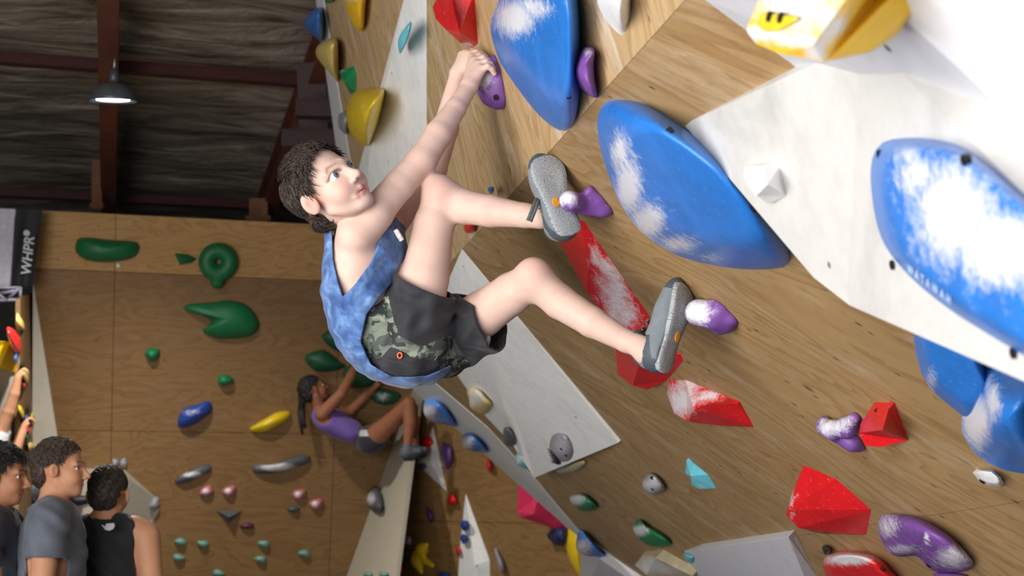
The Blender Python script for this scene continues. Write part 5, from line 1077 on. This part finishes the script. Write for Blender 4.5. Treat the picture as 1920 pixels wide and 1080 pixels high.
T = SDF().u(ell(g(618, 788), RG, (.163, .098, .14)), .02).u(ell(g(650, 804), RG, (.142, .094, .15)), .06).u(cap(g(600, 778, GD - .07), g(612, 784, GD - .08), .05, .06), .04); T.shell(.016)
T.s(cap(g(606, 778, GD - .22), g(606, 780, GD - .10), .075, .055), .01); T.s(cap(g(622, 772, GD + .22), g(630, 776, GD + .1), .08, .06), .01); T.s(cap(g(600, 765), g(590, 745), .075, .08), .01); T.i(half(g(684, 815), tl2), .003)
V, Fc = T.mesh(lo, hi, .008); mk('tank_top', V, Fc, fabric('purple_top', srgb(112, 84, 160), .12), girl, True)
Q = SDF().u(ell(g(695, 825), RG, (.168, .115, .115)), .02)
for dz in (-.10, .12): Q.u(cap(g(700, 824, GD + dz), g(722, 806, GD + dz), .098, .086), .04)
Q.shell(.016); Q.i(half(g(722, 807), cdir(.7, .7, 0)), .003)
V, Fc = Q.mesh(lo, hi, .008); pc = pix(V[Fc].mean(1)); wh = inpoly(pc, [(672, 806), (700, 806), (712, 794), (716, 800), (703, 818), (674, 818)]); mk('shorts', V, Fc, None, girl, True, mats=[BLACKF, simple('white_stripe', srgb(190, 190, 190), .7)], fmat=wh.astype(int))
for dz, x0, x1, y in ((-.38, 757, 786, 850), (-.16, 770, 797, 849)):
    K_ = SDF().u(cap(g(x0 + 4, y, GD + dz), g(x1, y - 5, GD + dz), .042, .026), 0).u(cap(g(x0 + 5, y - 2, GD + dz), g(x0 + 7, y - 12, GD + dz), .04, .036), .03); V, Fc = K_.mesh(g(x0 - 15, y + 20, GD + dz) - .1, g(x1 + 15, y - 30, GD + dz) + .1, .006)
    so_ = mk('shoe', V, Fc, simple('climbing_shoe', srgb(84, 88, 98), .6), girl, True); v, f = tube([g(x0, y + 7, GD + dz), g((x0 + x1) / 2, y + 7, GD + dz), g(x1 + 2, y + 1, GD + dz)], [.03, .03, .02], 8); mk('sole', v, f, simple('shoe_rubber', srgb(40, 42, 46), .7), so_, True)
# ---------------------------------------------------------------- climber cut by the left edge
CD = 9.15; g2 = lambda x, y, d=CD: at(x, y, d); S = SDF()
ch = Head(g2(-28, 760), cdir(.5, .2, -.85), cdir(0, 1, 0), .95); ch.add(S, False)
S.u(ell(g2(-30, 850), np.stack([CR, CF, CU]), (.15, .1, .24)), .02).u(ell(g2(-32, 925), np.stack([CR, CF, CU]), (.14, .1, .16)), .05).u(cap(g2(-28, 800), ch.p(0, -.02, -.05), .05, .045), .03)
limb(S, [(g2(0, 812), .045), (g2(16, 772), .040), (g2(27, 738), .034), (g2(33, 712), .024)], .03); limb(S, [(g2(-8, 830, CD + .1), .045), (g2(28, 845, CD + .15), .038), (g2(44, 805, CD + .2), .026)], .03)
for x, y, d in ((34, 708, CD), (46, 800, CD + .2)):
    kn = [g2(x + 3, y - 10, d + .02 * k) for k in range(4)]; hand(S, g2(x, y, d), kn, [k + cdir(.02, .02, -.01) for k in kn], [k + cdir(.04, .01, -.02) for k in kn], [k + cdir(.05, -.01, -.02) for k in kn], [g2(x, y, d), g2(x + 4, y - 3, d), g2(x + 8, y - 6, d)])
for q in (-1, 1): limb(S, [(g2(-32 + 14 * q, 960), .08), (g2(-10 + 16 * q, 1020, CD - .12), .055), (g2(0 + 14 * q, 1110, CD + .05), .038)], .03)
lo, hi = g2(-110, 1160), g2(80, 650); lo, hi = np.minimum(lo, hi) - (.05, .3, .05), np.maximum(lo, hi) + (.05, .4, .05)
cl = finish('person', S, lo, hi, .008, SKIN_T, None, paint=lambda V, col: ch.paint(V, col, blush=False)); tag(cl, 'climber in white t-shirt reaching up at the left frame edge', 'person'); ch.hair(cl, HAIR_M, 500, .03, thick=.004)
T = SDF().u(ell(g2(-30, 852), np.stack([CR, CF, CU]), (.17, .12, .25)), .02).u(cap(g2(-12, 826), g2(4, 806), .075, .062), .04).u(cap(g2(-12, 832, CD + .1), g2(10, 842, CD + .14), .07, .06), .04).u(cap(g2(-30, 880), g2(-32, 935), .15, .16), .05); T.shell(.018); T.s(cap(g2(-28, 800), g2(-28, 765), .075, .08), .01); T.s(cap(g2(5, 803), g2(18, 770), .06, .06), .006); T.s(cap(g2(14, 843, CD + .15), g2(28, 846, CD + .15), .058, .058), .006)
V, Fc = T.mesh(lo, hi, .009); mk('shirt', V, Fc, fabric('white_tee', srgb(208, 206, 204), .08), cl, True)
T = SDF().u(ell(g2(-32, 945), np.stack([CR, CF, CU]), (.16, .12, .13)), .02)
for q in (-1, 1): T.u(cap(g2(-32 + 14 * q, 960), g2(-12 + 16 * q, 1012, CD - .1), .095, .08), .04)
T.shell(.018); V, Fc = T.mesh(lo, hi, .01); mk('shorts', V, Fc, BLACKF, cl, True)
